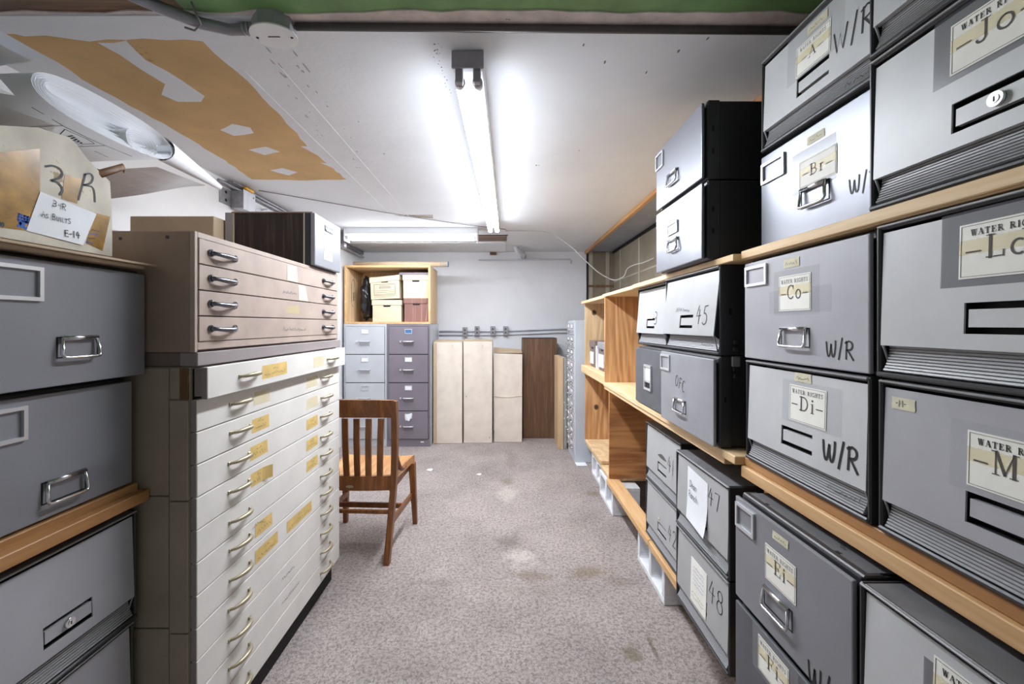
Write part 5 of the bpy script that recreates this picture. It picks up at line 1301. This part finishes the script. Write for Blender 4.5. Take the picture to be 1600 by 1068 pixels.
# overhead conduit with a round box at the near edge of the ceiling
mb = MB(); mb.use(M['conduit_dark']).tube([(-.628, 1.300, CEIL-.013), (XR, 1.325, CEIL-.013)], .0115, 10); tag(mb.build('conduit_pipe'), 'dark conduit pipe along the front edge of the ceiling', 'pipe')
t = thing('junction_box', 'round junction box with white cover plate on the conduit at the top edge', 'junction box', (-.690, 1.290, CEIL-.0005))
oct_ = [(.062*math.cos(PI/8+i*PI/4), .052*math.sin(PI/8+i*PI/4)) for i in range(8)]
mb = MB(); mb.use(M['grey_cap']).prism(oct_, -.045, 0, 'z'); mb.build('housing', None, t)
mb = MB(); mb.use(M['white_enamel']).prism([(.068*math.cos(2*PI*i/28), .058*math.sin(2*PI*i/28)) for i in range(28)], -.050, -.0455, 'z')
mb.use(M['black']).box(-.018, .018, -.002, .002, -.0506, -.0499)
for x in (-.052, .052): mb.tube([(x, .004, -.0512), (x, .004, -.0498)], .004, 8)
mb.build('cover_plate', None, t)
mb = MB(); mb.use(M['conduit']).tube([(-.755, 1.300, CEIL-.020), (-.82, 1.290, CEIL-.030), (-.89, 1.262, CEIL-.030), (-.96, 1.20, CEIL-.030), (-1.03, 1.12, CEIL-.03)], .0165, 12)
mb.use(M['galv'])
for k in range(3): mb.tube([(-.757-.012*k, 1.300-.002*k, CEIL-.021-.001*k), (-.764-.012*k, 1.299-.002*k, CEIL-.022-.001*k)], .019, 12)
tag(mb.build('flexible_conduit'), 'grey flexible conduit bending away from the round box to the top edge', 'conduit')
mb = MB(); mb.use(M['wire_dark']).tube([(-.875, 1.20, CEIL-.012), (-.873, 1.235, CEIL-.052), (-.905, 1.255, CEIL-.056), (-.93, 1.25, CEIL-.05)], .003, 6); tag(mb.build('wire_tie'), 'twist of dark wire holding the flexible conduit', 'wire')

# switch box and conduits high on the left wall
t = thing('switch_box', 'square metal switch box high on the left wall above the plain brown carton', 'switch box', (XL+.001, 2.82, 2.143))
mb = MB(); mb.use(M['galv']).box(0, .085, -.06, .06, -.06, .055, .003); mb.build('housing', None, t)
mb = MB(); mb.use(M['conduit_white']).box(.0855, .0895, -.066, .066, -.066, .062, .002); mb.use(M['ink_soft']).box(.0896, .0905, .04, .05, .03, .04); mb.build('cover_plate', None, t)
mb = MB(); mb.use(M['galv']).box(0, .004, -.17, -.062, -.05, .05); 
for z in (-.03, .02): mb.use(M['black']).box(.004, .005, -.12, -.10, z, z+.016)
mb.build('bracket', None, t)
for k, (zo, r, lab) in enumerate(((.092, .010, 'metal conduit along the left wall, top of three above the switch box'), (.069, .010, 'metal conduit along the left wall, middle of three above the switch box'), (-.005, .012, 'white conduit with an offset bend leaving the switch box'))):
    mb = MB(); mb.use(M['conduit'] if k < 2 else M['conduit_white']); z = 2.143+zo; x = XL+.03
    if k < 2: pth = [(x, 2.70-.1*k, z), (x, 3.1, z), (x, 4.9, z-.005), (x, 5.3, z-.006)]
    else: pth = [(x+.02, 2.885, z-.01), (x+.02, 3.02, z-.012), (x+.004, 3.13, z+.032), (x+.004, 3.22, z+.034), (x+.004, 5.3, z+.028)]
    mb.tube(pth, r, 10); tag(mb.build('conduit_pipe'), lab, 'pipe', 'conduits on the left wall')
t = thing('screwdriver', 'yellow-handled screwdriver resting on the conduits above the switch box', 'screwdriver', (XL+.060, 2.86, 2.232), .0)
mb = MB(); mb.use(M['yellow_plastic']).tube([(0,-.05,0),(0,-.03,0),(0,.0,0),(0,.05,0),(0,.056,0)], [.009,.011,.0095,.0105,.006], 10); mb.build('handle', None, t)
mb = MB(); mb.use(M['conduit']).tube([(0,-.17,0),(0,-.05,0)], .0035, 8); mb.build('blade', None, t)

# thin cable across the ceiling and down into the recess
mb = MB(); mb.use(M['wire_dark']); pts = [onz(u, v, CEIL-.004) for u, v in ((404,297),(440,303),(520,317),(600,331),(655,340),(720,349.5),(790,358))]
mb.tube([(x, y, CEIL-.006) for x, y in pts], .0032, 6); tag(mb.build('cable'), 'thin dark cable stapled across the ceiling towards the long lamp', 'cable')
mb = MB(); mb.use(M['wire']); path = [(.03,4.16,CEIL-.005), (.28,4.18,CEIL-.005), (.41,4.20,CEIL-.008)]
for u, v, y in ((865,367,4.22), (893,386,4.25), (917,409,4.28), (935,425,4.30), (952,435,4.32), (963,437,4.30), (975,431,4.26), (980,420,4.22), (990,414,4.15), (1005,410,4.05), (1022,403,3.95)):
    path.append(((u-U0)*y/FOC, y, EYE-(v-V0)*y/FOC))
# smooth it
def smooth(P, n=6):
    out = []; P = [Vector(p) for p in P]
    for i in range(len(P)-1):
        a, b, c, d = P[max(i-1,0)], P[i], P[i+1], P[min(i+2,len(P)-1)]
        for k in range(n):
            s = k/n; out.append(.5*((2*b)+(c-a)*s+(2*a-5*b+4*c-d)*s*s+(3*b-a-3*c+d)*s**3))
    return out+[P[-1]]
mb.tube(smooth(path), .0055, 7); tag(mb.build('cable'), 'white cable drooping from the ceiling into the recess above the shelves', 'cable')

# ================================================================== CAMERA, LIGHT
cam = bpy.data.cameras.new('camera'); co = bpy.data.objects.new('camera', cam); COL.objects.link(co)
co.location = (0, 0, EYE); co.rotation_euler = (PI/2, 0, 0)
cam.sensor_width = 36; cam.sensor_fit = 'HORIZONTAL'; cam.lens = 36*FOC/1600; cam.clip_start = .02
cam.shift_x = (800-U0)/1600; cam.shift_y = (V0-534)/1600
SC.camera = co
w = bpy.data.worlds.new('world'); SC.world = w; w.use_nodes = True
bg = w.node_tree.nodes['Background']; bg.inputs['Color'].default_value = (.95,.97,1.0,1); bg.inputs['Strength'].default_value = .20
SC.view_settings.view_transform = 'Standard'; SC.view_settings.look = 'None'; SC.view_settings.gamma = 1.0
SC.view_settings.exposure = 0.37
try: SC.cycles.use_denoising = True
except Exception: pass
SC.cycles.max_bounces = 8; SC.cycles.diffuse_bounces = 5
